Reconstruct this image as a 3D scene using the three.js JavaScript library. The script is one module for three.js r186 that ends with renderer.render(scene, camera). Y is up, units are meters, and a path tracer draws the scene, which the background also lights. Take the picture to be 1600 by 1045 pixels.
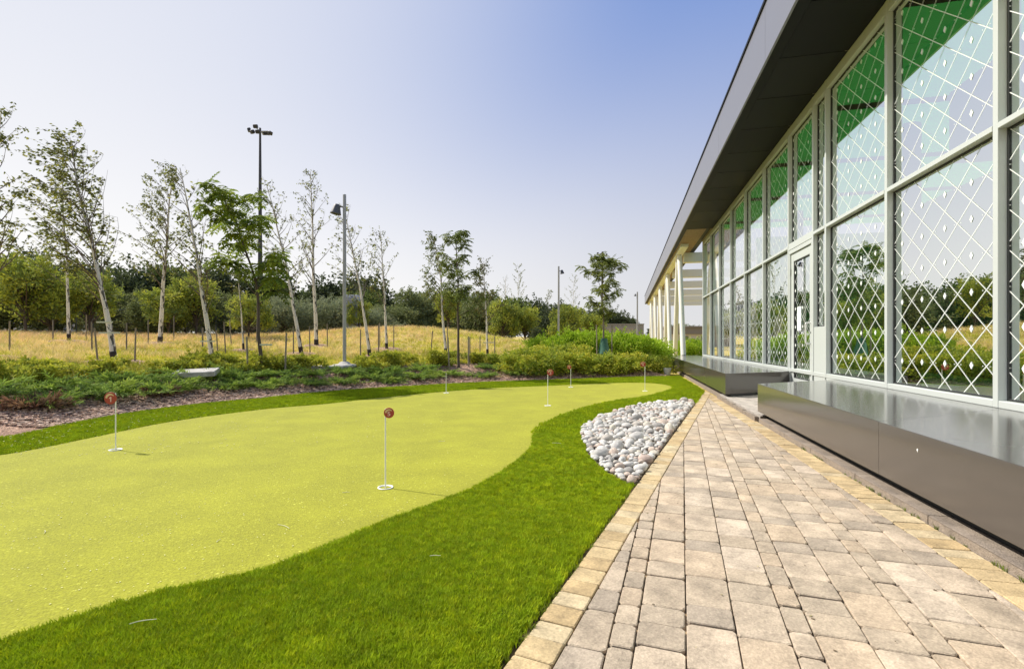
import * as THREE from 'three';
import { mergeGeometries } from 'three/addons/utils/BufferGeometryUtils.js';
import { RoundedBoxGeometry } from 'three/addons/geometries/RoundedBoxGeometry.js';
import { ImprovedNoise } from 'three/addons/math/ImprovedNoise.js';
import { FontLoader } from 'three/addons/loaders/FontLoader.js';
import { TextGeometry } from 'three/addons/geometries/TextGeometry.js';

// ------------------------------------------------------------------ camera, sky, sun, exposure
const F = 780, CX = 800, HY = 535, EYE = 1.0;                 // focal length in photo pixels, horizon row, eye height
const scene = new THREE.Scene();
const camera = new THREE.PerspectiveCamera(2 * Math.atan(522.5 / F) * 180 / Math.PI, 1600 / 1045, 0.05, 1500);
camera.position.set(0, EYE, 0);
camera.setViewOffset(1600, 1045, 0, -(HY - 522.5), 1600, 1045);
const renderer = new THREE.WebGLRenderer({ antialias: true });
renderer.setSize(1024, 668);
renderer.toneMapping = THREE.LinearToneMapping;
renderer.toneMappingExposure = 1.4;
renderer.shadowMap.enabled = true;
const SUN = new THREE.Vector3(-0.65, 0.73, -0.27).normalize();
const sun = new THREE.DirectionalLight(new THREE.Color().setRGB(1.0, 0.94, 0.85), 4.6);
sun.position.copy(SUN).multiplyScalar(60).add(new THREE.Vector3(0, 0, -12));
sun.target.position.set(0, 0, -12); scene.add(sun.target);
sun.castShadow = true; sun.shadow.radius = 1.5; sun.shadow.mapSize.set(4096, 4096);
Object.assign(sun.shadow.camera, { left: -45, right: 45, top: 45, bottom: -45, near: 1, far: 150 });
scene.add(sun);
{
  const W = 1024, H = 512, d = new Float32Array(W * H * 4), sm = THREE.MathUtils.smoothstep;
  for (let j = 0; j < H; j++) for (let i = 0; i < W; i++) {
    const el = ((j + 0.5) / H - 0.5) * Math.PI, ph = ((i + 0.5) / W - 0.5) * 2 * Math.PI;
    const x = Math.cos(ph) * Math.cos(el), y = Math.sin(el), z = Math.sin(ph) * Math.cos(el);
    const c = x * SUN.x + y * SUN.y + z * SUN.z, e = Math.max(el, 0);
    const w = 1 - (1 - Math.exp(-Math.pow(e / 0.43, 1.7))) * (1 - 0.6 * sm(c, 0.42, 0.95));
    const b = [0.048, 0.152, 0.455], h = [0.548, 0.547, 0.552], k = 4 * (j * W + i);
    for (let q = 0; q < 3; q++) {
      let v = b[q] + (h[q] - b[q]) * w;
      v += [0.235, 0.218, 0.178][q] * sm(c, 0.02, 0.68) * w;
      if (el < 0) v = [0.2, 0.2, 0.14][q];
      d[k + q] = v;
    }
    d[k + 3] = 1;
  }
  const t = new THREE.DataTexture(d, W, H, THREE.RGBAFormat, THREE.FloatType);
  t.mapping = THREE.EquirectangularReflectionMapping; t.magFilter = t.minFilter = THREE.LinearFilter; t.wrapS = THREE.RepeatWrapping; t.needsUpdate = true;
  scene.background = t; scene.environment = t; scene.environmentIntensity = 1; scene.backgroundIntensity = 1;
}

// ------------------------------------------------------------------ helpers
let seed = 12345;
function reseed(s) { seed = s >>> 0; }
function R() { seed = (seed + 0x6D2B79F5) | 0; let t = Math.imul(seed ^ (seed >>> 15), 1 | seed); t = (t + Math.imul(t ^ (t >>> 7), 61 | t)) ^ t; return ((t ^ (t >>> 14)) >>> 0) / 4294967296; }
const rr = (a, b) => a + (b - a) * R();
const V = (x, y, z) => new THREE.Vector3(x, y, z);
const sstep = (x, a, b) => THREE.MathUtils.smoothstep(x, a, b);
const per = new ImprovedNoise();
const n2 = (x, y, s = 0) => per.noise(x + 31.7, y + 12.3, s + 0.37);
const fbm = (x, y, o = 4, s = 0) => { let a = 0, k = 1, f = 1; for (let i = 0; i < o; i++) { a += k * n2(x * f, y * f, s + i * 3.1); k *= 0.5; f *= 2.03; } return a; };
const taken = {};
function numbered(n) { const k = taken[n] = (taken[n] ?? -1) + 1; return k ? n + '_' + String(k).padStart(3, '0') : n; }
function tag(o, label, category, group, kind) {
  if (label) o.userData.label = label; if (category) o.userData.category = category;
  if (group) o.userData.group = group; if (kind) o.userData.kind = kind; return o;
}
function shade(o) { o.traverse((m) => { if (m.isMesh) { m.castShadow = true; m.receiveShadow = true; } }); return o; }
function thing(name, label, category, pos, turn = 0, group) {
  const o = new THREE.Group(); o.name = numbered(name); o.position.copy(pos); o.rotation.y = turn; scene.add(o);
  return tag(o, label, category, group);
}
function part(name, geo, mat, parent) {
  const m = new THREE.Mesh(Array.isArray(geo) ? mergeGeometries(geo.map(clean), false) : geo, mat); m.name = name;
  m.castShadow = m.receiveShadow = true; parent.add(m); return m;
}
function clean(g) { const h = g.index ? g.toNonIndexed() : g.clone(); for (const k of Object.keys(h.attributes)) if (!['position', 'normal', 'uv'].includes(k)) h.deleteAttribute(k); return h; }
function single(name, geo, mat, label, category, group, kind) { const m = part(numbered(name), geo, mat, scene); return tag(m, label, category, group, kind); }
function structure(name, geo, mat, label) { const m = part(numbered(name), geo, mat, scene); tag(m, label, null, null, 'structure'); return m; }
function dup(root, pos, turn, scale, label, group) {
  const r = root.clone(); r.name = numbered(root.userData.kindName || root.name); r.userData = { ...root.userData };
  r.position.copy(pos); r.rotation.y = turn; if (scale) r.scale.set(...(Array.isArray(scale) ? scale : [scale, scale, scale]));
  if (label) r.userData.label = label; if (group) r.userData.group = group; scene.add(r); return r;
}
function box(w, h, d, x = 0, y = 0, z = 0, r = 0) {            // centred box
  const g = r ? new RoundedBoxGeometry(w, h, d, 1, r) : new THREE.BoxGeometry(w, h, d); g.translate(x, y, z); return g;
}
function span(x0, x1, y0, y1, z0, z1, r = 0) { return box(Math.abs(x1 - x0), Math.abs(y1 - y0), Math.abs(z1 - z0), (x0 + x1) / 2, (y0 + y1) / 2, (z0 + z1) / 2, r); }
function boxUV(g) {                                            // metres, by the face's own axes
  g = g.index ? g.toNonIndexed() : g; const p = g.attributes.position, n = g.attributes.normal, uv = new Float32Array(p.count * 2);
  for (let i = 0; i < p.count; i++) {
    const ax = Math.abs(n.getX(i)), ay = Math.abs(n.getY(i)), az = Math.abs(n.getZ(i));
    const [u, v] = ay >= ax && ay >= az ? [p.getX(i), p.getZ(i)] : ax >= az ? [p.getZ(i), p.getY(i)] : [p.getX(i), p.getY(i)];
    uv[2 * i] = u; uv[2 * i + 1] = v;
  }
  g.setAttribute('uv', new THREE.BufferAttribute(uv, 2)); return g;
}
function tex(S, fn, srgb = false, rep = 1) {                   // tiling texture, fn(u,v) -> [r,g,b] 0..1 with u,v in 0..1
  const d = new Uint8Array(S * S * 4);
  for (let j = 0; j < S; j++) for (let i = 0; i < S; i++) {
    const c = fn(i / S, j / S), k = 4 * (j * S + i);
    for (let q = 0; q < 3; q++) d[k + q] = Math.max(0, Math.min(255, Math.round(255 * (Array.isArray(c) ? c[q] : c))));
    d[k + 3] = 255;
  }
  const t = new THREE.DataTexture(d, S, S, THREE.RGBAFormat); t.wrapS = t.wrapT = THREE.RepeatWrapping; t.magFilter = THREE.LinearFilter; t.minFilter = THREE.LinearMipmapLinearFilter; t.generateMipmaps = true;
  if (srgb) t.colorSpace = THREE.SRGBColorSpace; t.repeat.set(rep, rep); t.needsUpdate = true; return t;
}
function tileNoise(u, v, f, s, o = 3) {                        // tileable fbm by blending
  const a = (x, y) => fbm(x * f, y * f, o, s);
  const bu = u, bv = v;
  return (a(u, v) * (1 - bu) * (1 - bv) + a(u - 1, v) * bu * (1 - bv) + a(u, v - 1) * (1 - bu) * bv + a(u - 1, v - 1) * bu * bv) / Math.sqrt((bu * bu + (1 - bu) ** 2) * (bv * bv + (1 - bv) ** 2));
}
const lin = (r, g, b) => new THREE.Color().setRGB(r, g, b);
const std = (c, roughness = 0.8, o = {}) => new THREE.MeshStandardMaterial({ color: Array.isArray(c) ? lin(...c) : c, roughness, ...o });
const phy = (c, roughness = 0.8, o = {}) => new THREE.MeshPhysicalMaterial({ color: Array.isArray(c) ? lin(...c) : c, roughness, ...o });
// photo pixel -> point on the level ground (x, depth)
const G = (px, py, y = 0) => { const z = (EYE - y) * F / (py - HY); return [(px - CX) / F * z, z]; };
// photo pixel at a known depth -> x, y
const at = (px, py, z) => V((px - CX) / F * z, EYE + (HY - py) / F * z, -z);
function inside(poly, x, z) { let c = false; for (let i = 0, j = poly.length - 1; i < poly.length; j = i++) { const [xi, zi] = poly[i], [xj, zj] = poly[j]; if ((zi > z) !== (zj > z) && x < (xj - xi) * (z - zi) / (zj - zi) + xi) c = !c; } return c; }
function distTo(poly, x, z) { let m = 1e9; for (let i = 0, j = poly.length - 1; i < poly.length; j = i++) { const [ax, az] = poly[j], [bx, bz] = poly[i], dx = bx - ax, dz = bz - az; const t = Math.max(0, Math.min(1, ((x - ax) * dx + (z - az) * dz) / (dx * dx + dz * dz || 1))); m = Math.min(m, Math.hypot(x - ax - t * dx, z - az - t * dz)); } return m; }
function smoothLine(pts, n, closed = false) { return new THREE.CatmullRomCurve3(pts.map(([x, z]) => V(x, 0, z)), closed, 'centripetal').getPoints(n).map((p) => [p.x, p.z]); }
function sheet(poly, y, hf) {                                  // flat polygon (x, depth) at height y, uv in metres
  const s = new THREE.Shape(poly.map(([x, z]) => new THREE.Vector2(x, z))), g = new THREE.ShapeGeometry(s); const p = g.attributes.position, uv = new Float32Array(p.count * 2), n = g.attributes.normal;
  for (let i = 0; i < p.count; i++) { const x = p.getX(i), z = p.getY(i); p.setXYZ(i, x, y, -z); n.setXYZ(i, 0, 1, 0); uv[2 * i] = x; uv[2 * i + 1] = z; }
  g.setAttribute('uv', new THREE.BufferAttribute(uv, 2)); return g;
}
// ------------------------------------------------------------------ outlines on the ground, read from the photograph
const SL = 0.228, TH = Math.atan(SL), CT = Math.cos(TH), ST = Math.sin(TH);   // the building's direction
const farEdgePx = [[0, 683], [105, 662], [210, 643.7], [315, 630.5], [420, 621], [480, 615], [557, 608.6], [633, 604], [740, 598], [893, 592.5], [1008, 588.5], [1055, 588]];
const farEdge = smoothLine([[-3.5, -3.2], [-6.4, -2.0], [-7.5, 0.5], [-7.2, 2.6], [-6.3, 4.2], ...farEdgePx.map(([a, b]) => G(a, b))], 90);
const pathLeft = (z) => -0.733 + 0.458 * z;                    // outer side of the left border course
const benchX = (z) => 1.70 + SL * z;
const turfOut = [...farEdge, [benchX(14.9) - 0.12, 14.9], [benchX(10.4) - 0.1, 10.4], [pathLeft(10.0) - 0.022, 10.0], [pathLeft(-1.4) - 0.022, -1.4], [-1.6, -3.2]];
const flatZone = [...farEdge, [4.95, 15.6], [benchX(22) - 0.1, 22], [benchX(70), 70], [200, 70], [200, -60], [-4, -60]];
const greenPx = [[0, 1000], [250, 925], [400, 893], [494, 859], [600, 815], [697, 780], [775, 742], [828, 701], [834, 678], [856, 658], [900, 641.5], [951, 628], [1008, 619.8], [1037, 612.6], [1051, 607], [1043, 601.5], [1008, 598], [951, 598.5], [893, 601], [822, 604], [775, 606], [697, 611.5], [587, 622], [509, 631], [420, 638.5], [262, 659.5], [131, 686], [0, 711]];
const greenEdge = smoothLine([...greenPx.map(([a, b]) => G(a, b)), [-5.6, 3.3], [-5.9, 2.2], [-5.3, 0.9], [-3.9, 0.4], [-2.6, 0.95]], 260, true);
const rockPx = [[905, 674], [918, 661], [957, 644.8], [1011, 631], [1083, 627]];
const rockPx2 = [[983, 757], [961, 747], [938, 730], [918, 708], [911, 688]];
const rockEdge = [...smoothLine(rockPx.map(([a, b]) => G(a, b)), 16), ...[...Array(8)].map((_, i) => { const z = 8.2 - (8.2 - 3.53) * i / 7; return [pathLeft(z) - 0.01, z]; }), ...smoothLine(rockPx2.map(([a, b]) => G(a, b)), 12)];
// ------------------------------------------------------------------ terrain
function dOut(x, z) { return inside(flatZone, x, z) ? 0 : distTo(flatZone, x, z); }
function ground(x, z, d = dOut(x, z)) {
  if (d <= 0) return -0.03;
  const mound = 0.75 * Math.exp(-(((x + 4.4) / 5.5) ** 2) - (((z - 27) / 5) ** 2)) + 0.15 * Math.exp(-(((x - 1) / 4) ** 2) - (((z - 24) / 5) ** 2));
  return -0.03 + 0.37 * sstep(d, 0, 2.0) + 0.92 * sstep(d, 1.5, 19) + 0.013 * Math.max(0, d - 18) + mound * sstep(d, 2, 8) + 0.05 * n2(x * 0.35, z * 0.35) * sstep(d, 0.5, 3);
}
function onGround(px, py) {                                    // march a pixel's ray to the terrain
  let last = 3;
  for (let z = 3; z < 120; z += 0.1) { const x = (px - CX) / F * z, y = EYE + (HY - py) / F * z; if (y <= ground(x, z)) return V(x, ground(x, z), -z); last = z; }
  return V((px - CX) / F * last, ground((px - CX) / F * last, last), -last);
}
const onG = (x, z) => V(x, ground(x, z), -z);
{
  const ax = (lo, hi, near0, near1, fine, grow) => { const a = []; for (let v = near0; v <= near1; v += fine) a.push(v); let s = fine; for (let v = near1; v < hi;) { s *= grow; v += s; a.push(v); } s = fine; const b = []; for (let v = near0; v > lo;) { s *= grow; v -= s; b.push(v); } return [...b.reverse(), ...a]; };
  const xs = ax(-320, 380, -16, 8, 0.35, 1.13), zs = ax(-90, 520, -2, 32, 0.35, 1.12), pos = [], uv = [], idx = [];
  for (const z of zs) for (const x of xs) { pos.push(x, ground(x, z), -z); uv.push(x, z); }
  for (let j = 0; j + 1 < zs.length; j++) for (let i = 0; i + 1 < xs.length; i++) { const a = j * xs.length + i, b = a + 1, c = a + xs.length, d = c + 1; idx.push(a, b, c, b, d, c); }
  const g = new THREE.BufferGeometry(); g.setAttribute('position', new THREE.Float32BufferAttribute(pos, 3)); g.setAttribute('uv', new THREE.Float32BufferAttribute(uv, 2)); g.setIndex(idx); g.computeVertexNormals();
  const t = tex(512, (u, v) => { const a = tileNoise(u, v, 7, 1, 5), b = tileNoise(u, v, 40, 9, 2); const k = 0.5 + 0.5 * a, m = Math.max(0, Math.min(1, 0.5 + 1.4 * a)); return [0.76 * (1 - m) + 0.74 * m + 0.09 * b, 0.66 * (1 - m) + 0.68 * m + 0.09 * b, 0.40 * (1 - m) + 0.27 * m + 0.05 * b].map((q) => q * (0.85 + 0.15 * k)); }, true, 1 / 6);
  structure('terrain', g, new THREE.MeshStandardMaterial({ map: t, roughness: 1 }), 'gently rising meadow ground with dry soil');
}

// ------------------------------------------------------------------ putting green, turf fringe
{
  const t = tex(1024, (u, v) => { const a = tileNoise(u, v, 6, 3, 4), b = tileNoise(u, v, 190, 5, 2), s = Math.max(0, tileNoise(u, v, 150, 8, 1) - 0.42) * 1.6; const q = 1 + 0.06 * a + 0.11 * b; return [0.572 * q + s * 0.25, 0.572 * q + s * 0.25, 0.12 * q + s * 0.25]; }, true, 1 / 2.2);
  const b = tex(512, (u, v) => 0.5 + 0.5 * tileNoise(u, v, 130, 21, 2), false, 1 / 0.9);
  structure('putting_green', sheet(greenEdge, 0.0), new THREE.MeshStandardMaterial({ map: t, bumpMap: b, bumpScale: 0.004, roughness: 0.95 }), 'yellow green short pile putting surface');
  const tb = tex(512, (u, v) => { const a = tileNoise(u, v, 30, 13, 3); return [0.30 + 0.1 * a, 0.36 + 0.1 * a, 0.06 + 0.03 * a]; }, true, 1 / 1.1);
  structure('turf_backing', sheet(turfOut, -0.012), new THREE.MeshStandardMaterial({ map: tb, roughness: 1 }), 'green backing under the long pile turf fringe');
}
function tuftGeometry(n, h, w, spread, lean) {
  const pos = [], nor = [], idx = [];
  for (let i = 0; i < n; i++) {
    const a = rr(0, 6.283), r = spread * Math.sqrt(R()), x = r * Math.cos(a), z = r * Math.sin(a), b = rr(0, 6.283), hh = h * rr(0.65, 1.1), ln = lean * rr(0.2, 1) * hh, f = rr(0, 6.283);
    const wx = Math.cos(b) * w / 2, wz = Math.sin(b) * w / 2, dx = Math.cos(f) * ln, dz = Math.sin(f) * ln, k = pos.length / 3;
    pos.push(x - wx, 0, z - wz, x + wx, 0, z + wz, x - wx * 0.8 + dx * 0.35, hh * 0.6, z - wz * 0.8 + dz * 0.35, x + wx * 0.8 + dx * 0.35, hh * 0.6, z + wz * 0.8 + dz * 0.35, x + dx, hh, z + dz);
    const N = V(-wz, 0, wx).normalize().multiplyScalar(0.6).add(V(0, 0.8, 0)).normalize(); for (let q = 0; q < 5; q++) nor.push(N.x, N.y, N.z);
    idx.push(k, k + 1, k + 2, k + 1, k + 3, k + 2, k + 2, k + 3, k + 4);
  }
  const g = new THREE.BufferGeometry(); g.setAttribute('position', new THREE.Float32BufferAttribute(pos, 3)); g.setIndex(idx); return g;
}
const leafMat = (rough = 0.75, trans = 0.35) => phy([1, 1, 1], rough, { vertexColors: true, transmission: trans, thickness: 0, ior: 1.35, specularIntensity: 0.35 });
const bladeMat = phy([1, 1, 1], 0.75, { transmission: 0.4, thickness: 0, ior: 1.3, specularIntensity: 0.25 });
function instanced(name, geo, mat, list, label, category) {   // list of [x, y, depth, scale, turn, color]
  const m = new THREE.InstancedMesh(geo, mat, list.length), q = new THREE.Quaternion(), M = new THREE.Matrix4(), up = V(0, 1, 0);
  list.forEach(([x, y, z, s, t, c], i) => { q.setFromAxisAngle(up, t); const sc = Array.isArray(s) ? V(...s) : V(s, s, s); M.compose(V(x, y, -z), q, sc); m.setMatrixAt(i, M); m.setColorAt(i, c); });
  m.name = name; m.castShadow = m.receiveShadow = true; scene.add(m); return tag(m, label, category, null, 'stuff');
}
{
  reseed(7);
  const list = [], tufts = tuftGeometry(18, 0.027, 0.004, 0.017, 0.7), far = [];
  const tuftsFar = tuftGeometry(22, 0.036, 0.009, 0.05, 0.6);
  const col = (x, z) => { const a = 0.5 + 0.5 * fbm(x * 3, z * 3, 3), k = rr(0.75, 1.25), y = R() < 0.25 ? 1 : 0; return lin((0.275 + 0.10 * a + 0.10 * y) * k, (0.385 + 0.09 * a + 0.06 * y) * k, 0.012 * k); };
  const ok = (x, z) => inside(turfOut, x, z) && !inside(greenEdge, x, z) && !inside(rockEdge, x, z);
  const scatter = (x0, x1, z0, z1, step, arr) => { for (let x = x0; x < x1; x += step) for (let z = z0; z < z1; z += step) { const a = x + rr(-0.5, 0.5) * step, b = z + rr(-0.5, 0.5) * step; if (Math.abs(a) > b * 1.08 + 0.25) continue; if (ok(a, b)) arr.push([a, -0.008, b, rr(0.8, 1.15), rr(0, 6.28), col(a, b)]); } };
  scatter(-2.6, 1.6, 1.2, 3.2, 0.0135, list);
  scatter(-1.5, 3.2, 3.2, 5.5, 0.02, list);
  scatter(-7.6, -3.6, 3.2, 9.01, 0.03, list);
  scatter(-3.6, -1.5, 5.5, 9.01, 0.03, list); scatter(-7.6, -5.5, 9, 10.5, 0.045, far);
  scatter(-1.5, 5.2, 5.5, 15.2, 0.045, far);
  scatter(-5.5, -1.5, 9, 15.2, 0.045, far);
  instanced('turf_fringe', tufts, bladeMat, list, 'long pile green turf fringe around the putting green', 'turf');
  instanced('turf_fringe_strip', tuftsFar, bladeMat, far, 'long pile green turf strip along the planting bed', 'turf');
}

// ------------------------------------------------------------------ paved path
const stoneTex = tex(512, (u, v) => { const a = tileNoise(u, v, 5, 31, 4), b = tileNoise(u, v, 60, 33, 3), s = tileNoise(u, v, 14, 37, 3); const q = 0.86 + 0.12 * a + 0.09 * b - 0.16 * Math.max(0, s - 0.25); return [q, q * 0.99, q * 0.97]; }, true, 1 / 0.55);
const stoneBump = tex(512, (u, v) => 0.5 + 0.25 * tileNoise(u, v, 12, 41, 4) + 0.25 * tileNoise(u, v, 70, 43, 2), false, 1 / 0.4);
const stone = (r, g, b) => new THREE.MeshStandardMaterial({ color: lin(r, g, b), map: stoneTex, bumpMap: stoneBump, bumpScale: 0.003, roughness: 0.92 });
const paverMats = [[0.58, 0.482, 0.372], [0.53, 0.44, 0.335], [0.61, 0.515, 0.41], [0.48, 0.402, 0.31], [0.44, 0.372, 0.295], [0.57, 0.46, 0.34]].map((c) => stone(...c));
const borderMats = [[0.61, 0.475, 0.27], [0.63, 0.49, 0.275], [0.56, 0.42, 0.225], [0.63, 0.52, 0.33]].map((c) => stone(...c));
function clipHalf(poly, nx, nz, c) {                           // keep nx*x + nz*z <= c
  const out = [];
  for (let i = 0; i < poly.length; i++) { const p = poly[i], q = poly[(i + 1) % poly.length], a = nx * p[0] + nz * p[1] - c, b = nx * q[0] + nz * q[1] - c; if (a <= 0) out.push(p); if (a * b < 0) { const t = a / (a - b); out.push([p[0] + t * (q[0] - p[0]), p[1] + t * (q[1] - p[1])]); } }
  return out;
}
function polyArea(p) { let a = 0; for (let i = 0; i < p.length; i++) { const q = p[(i + 1) % p.length]; a += p[i][0] * q[1] - q[0] * p[i][1]; } return a / 2; }
function paverGeo(poly, top, rad, cham) {                      // convex polygon (x, depth) -> stone with worn corners and a chamfer
  if (polyArea(poly) < 0) poly = poly.slice().reverse();
  const r = [];
  for (let i = 0; i < poly.length; i++) {
    const p = poly[i], a = poly[(i + poly.length - 1) % poly.length], b = poly[(i + 1) % poly.length], la = Math.hypot(a[0] - p[0], a[1] - p[1]), lb = Math.hypot(b[0] - p[0], b[1] - p[1]), ra = Math.min(rad * rr(0.5, 1.6), la * 0.3), rb = Math.min(rad * rr(0.5, 1.6), lb * 0.3);
    r.push([p[0] + (a[0] - p[0]) * ra / la, p[1] + (a[1] - p[1]) * ra / la]);
    r.push([p[0] + (b[0] - p[0]) * rb / lb, p[1] + (b[1] - p[1]) * rb / lb]);
  }
  const n = r.length, cx = r.reduce((s, p) => s + p[0], 0) / n, cz = r.reduce((s, p) => s + p[1], 0) / n, pos = [], uv = [], ou = rr(0, 5), ov = rr(0, 5), tilt = [rr(-0.012, 0.012), rr(-0.012, 0.012)];
  const H = (x, z) => top + tilt[0] * (x - cx) + tilt[1] * (z - cz);
  const inn = r.map(([x, z]) => { const l = Math.hypot(x - cx, z - cz), k = Math.max(0.5, 1 - cham * rr(0.7, 1.4) / l); return [cx + (x - cx) * k, cz + (z - cz) * k]; });
  const put = (x, y, z) => { pos.push(x, y, -z); uv.push(x - cx + ou, z - cz + ov + y); };
  for (let i = 0; i < n; i++) {
    const j = (i + 1) % n, [ax, az] = r[i], [bx, bz] = r[j], [px, pz] = inn[i], [qx, qz] = inn[j];
    put(cx, H(cx, cz) + 0.0008, cz); put(px, H(px, pz), pz); put(qx, H(qx, qz), qz);
    const e = cham * 0.75;
    put(px, H(px, pz), pz); put(ax, H(ax, az) - e, az); put(bx, H(bx, bz) - e, bz); put(px, H(px, pz), pz); put(bx, H(bx, bz) - e, bz); put(qx, H(qx, qz), qz);
    put(ax, H(ax, az) - e, az); put(ax, top - 0.05, az); put(bx, top - 0.05, bz); put(ax, H(ax, az) - e, az); put(bx, top - 0.05, bz); put(bx, H(bx, bz) - e, bz);
  }
  const g = new THREE.BufferGeometry(); g.setAttribute('position', new THREE.Float32BufferAttribute(pos, 3)); g.setAttribute('uv', new THREE.Float32BufferAttribute(uv, 2)); g.computeVertexNormals(); return g;
}
const CURB = 1.668;                                            // lateral offset of the kerb face under the bench
{
  reseed(99);
  const jt = tex(512, (u, v) => { const a = tileNoise(u, v, 40, 51, 3), b = tileNoise(u, v, 9, 55, 2), m = sstep(b, -0.2, 0.35); return [0.34 + 0.36 * m + 0.12 * a, 0.28 + 0.32 * m + 0.1 * a, 0.2 + 0.25 * m + 0.08 * a]; }, true, 1 / 1.3);
  const pathPoly = [[pathLeft(-1.4) - 0.035, -1.4], [pathLeft(10.0) - 0.035, 10.0], [benchX(10.2) - 0.03, 10.2], [benchX(-1.4) - 0.03, -1.4]];
  const path = structure('paved_path', sheet(pathPoly, -0.017), new THREE.MeshStandardMaterial({ map: jt, roughness: 1 }), 'path of tan concrete pavers with sand in the joints');
  const pieces = [];
  const bl = Math.atan(0.458), bw = 0.137;                     // left border course
  const dirL = [Math.sin(bl), Math.cos(bl)], norL = [Math.cos(bl), -Math.sin(bl)], o = [pathLeft(0), 0], cL = norL[0] * o[0] + norL[1] * o[1];
  const brW = 0.175, cR = CURB * CT;                           // right border course along the kerb
  const norR = [CT, -ST], dirR = [ST, CT];
  for (let s = -1.2; s < 11.1;) {
    const len = rr(0.105, 0.135), g = 0.002, c = [cL * norL[0], cL * norL[1]], q = (w, a) => [c[0] + norL[0] * w + dirL[0] * a, c[1] + norL[1] * w + dirL[1] * a];
    let p = [q(0.004, s + g), q(bw - g, s + g), q(bw - g, s + len - g), q(0.004, s + len - g)]; s += len;
    p = clipHalf(p, norR[0], norR[1], cR - brW * 0.0 - 0.003); if (p.length < 3 || Math.abs(polyArea(p)) < 0.0012 || p[0][1] > 10.1) continue;
    pieces.push([p, borderMats[Math.floor(R() * 4)], 'border_paver', 0.006, 0.004, rr(-0.002, 0.002)]);
  }
  for (let a = -0.4; a < 11.2;) {
    const len = rr(0.10, 0.13), g = 0.0022, q = (w, s) => [norR[0] * w + dirR[0] * s, norR[1] * w + dirR[1] * s];
    let p = [q(cR - brW + g, a + g), q(cR - g, a + g), q(cR - g, a + len - g), q(cR - brW + g, a + len - g)]; a += len;
    p = clipHalf(p, -norL[0], -norL[1], -(cL + bw + 0.003)); if (p.length < 3 || Math.abs(polyArea(p)) < 0.0012) continue;
    pieces.push([p, borderMats[Math.floor(R() * 4)], 'border_paver', 0.006, 0.004, rr(-0.002, 0.002)]);
  }
  const pa = Math.atan(0.342), dirP = [Math.sin(pa), Math.cos(pa)], norP = [Math.cos(pa), -Math.sin(pa)];
  const wAt = (px) => { const z = 1.532, x = (px - CX) / F * z; return norP[0] * x + norP[1] * z; };
  const marks = [941, 986, 1073, 1162, 1253, 1297, 1385].map(wAt); const W = 0.164, Nw = 0.085;
  let cols = []; for (let i = 0; i + 1 < marks.length; i++) cols.push([marks[i], marks[i + 1]]);
  let w0 = marks[0]; for (const w of [W, W, Nw, W, W, W, Nw, W, W, W, Nw, W, W]) { cols.unshift([w0 - w, w0]); w0 -= w; }
  w0 = marks[marks.length - 1]; for (const w of [W, Nw, W, W, W, Nw, W, W, W, Nw, W, W]) { cols.push([w0, w0 + w]); w0 += w; }
  for (const [a, b] of cols) {
    const narrow = b - a < 0.12; let long = R() < 0.5;
    for (let s = -1.2 + rr(0, 0.2); s < 11;) {
      const len = narrow ? rr(0.12, 0.19) : long ? rr(0.245, 0.285) : rr(0.125, 0.165), g = rr(0.0016, 0.0032); 
      const q = (w, t) => [norP[0] * w + dirP[0] * t + rr(-0.001, 0.001), norP[1] * w + dirP[1] * t + rr(-0.001, 0.001)];
      let p = [q(a + g, s + g), q(b - g, s + g), q(b - g, s + len - g), q(a + g, s + len - g)]; s += len; const wasLong = long; long = R() < 0.12 ? long : !long;
      p = clipHalf(p, -norL[0], -norL[1], -(cL + bw + 0.003)); if (p.length > 2) p = clipHalf(p, norR[0], norR[1], cR - brW - 0.002);
      if (p.length < 3 || Math.abs(polyArea(p)) < 0.0008) continue;
      if (p.every((v) => v[1] < 0.9)) continue;
      pieces.push([p, narrow ? paverMats[[1, 3, 5, 0][Math.floor(R() * 4)]] : wasLong ? paverMats[[0, 2, 5, 0, 1][Math.floor(R() * 5)]] : paverMats[[3, 4, 1, 4][Math.floor(R() * 4)]], 'paver', 0.010, 0.0045, rr(-0.0025, 0.0025)]);
    }
  }
  const size = (p) => { const z = p.reduce((s, v) => s + v[1], 0) / p.length; return z < 1.2 ? 0 : Math.abs(polyArea(p)) / (z * z * z); };
  pieces.sort((a, b) => size(b[0]) - size(a[0]));
  const rest = new Map(); let n = { paver: 0, border_paver: 0 };
  for (const [p, m, name, rad, ch, dy] of pieces) {
    const g = paverGeo(p, dy, rad, ch);
    if (n[name]++ < (name === 'paver' ? 300 : 200)) part(name, g, m, path); else { if (!rest.has(m)) rest.set(m, []); rest.get(m).push(g); }
  }
  for (const [m, gs] of rest) tag(part('paver_field', gs, m, path), null, null, null, 'stuff');
}

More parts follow.
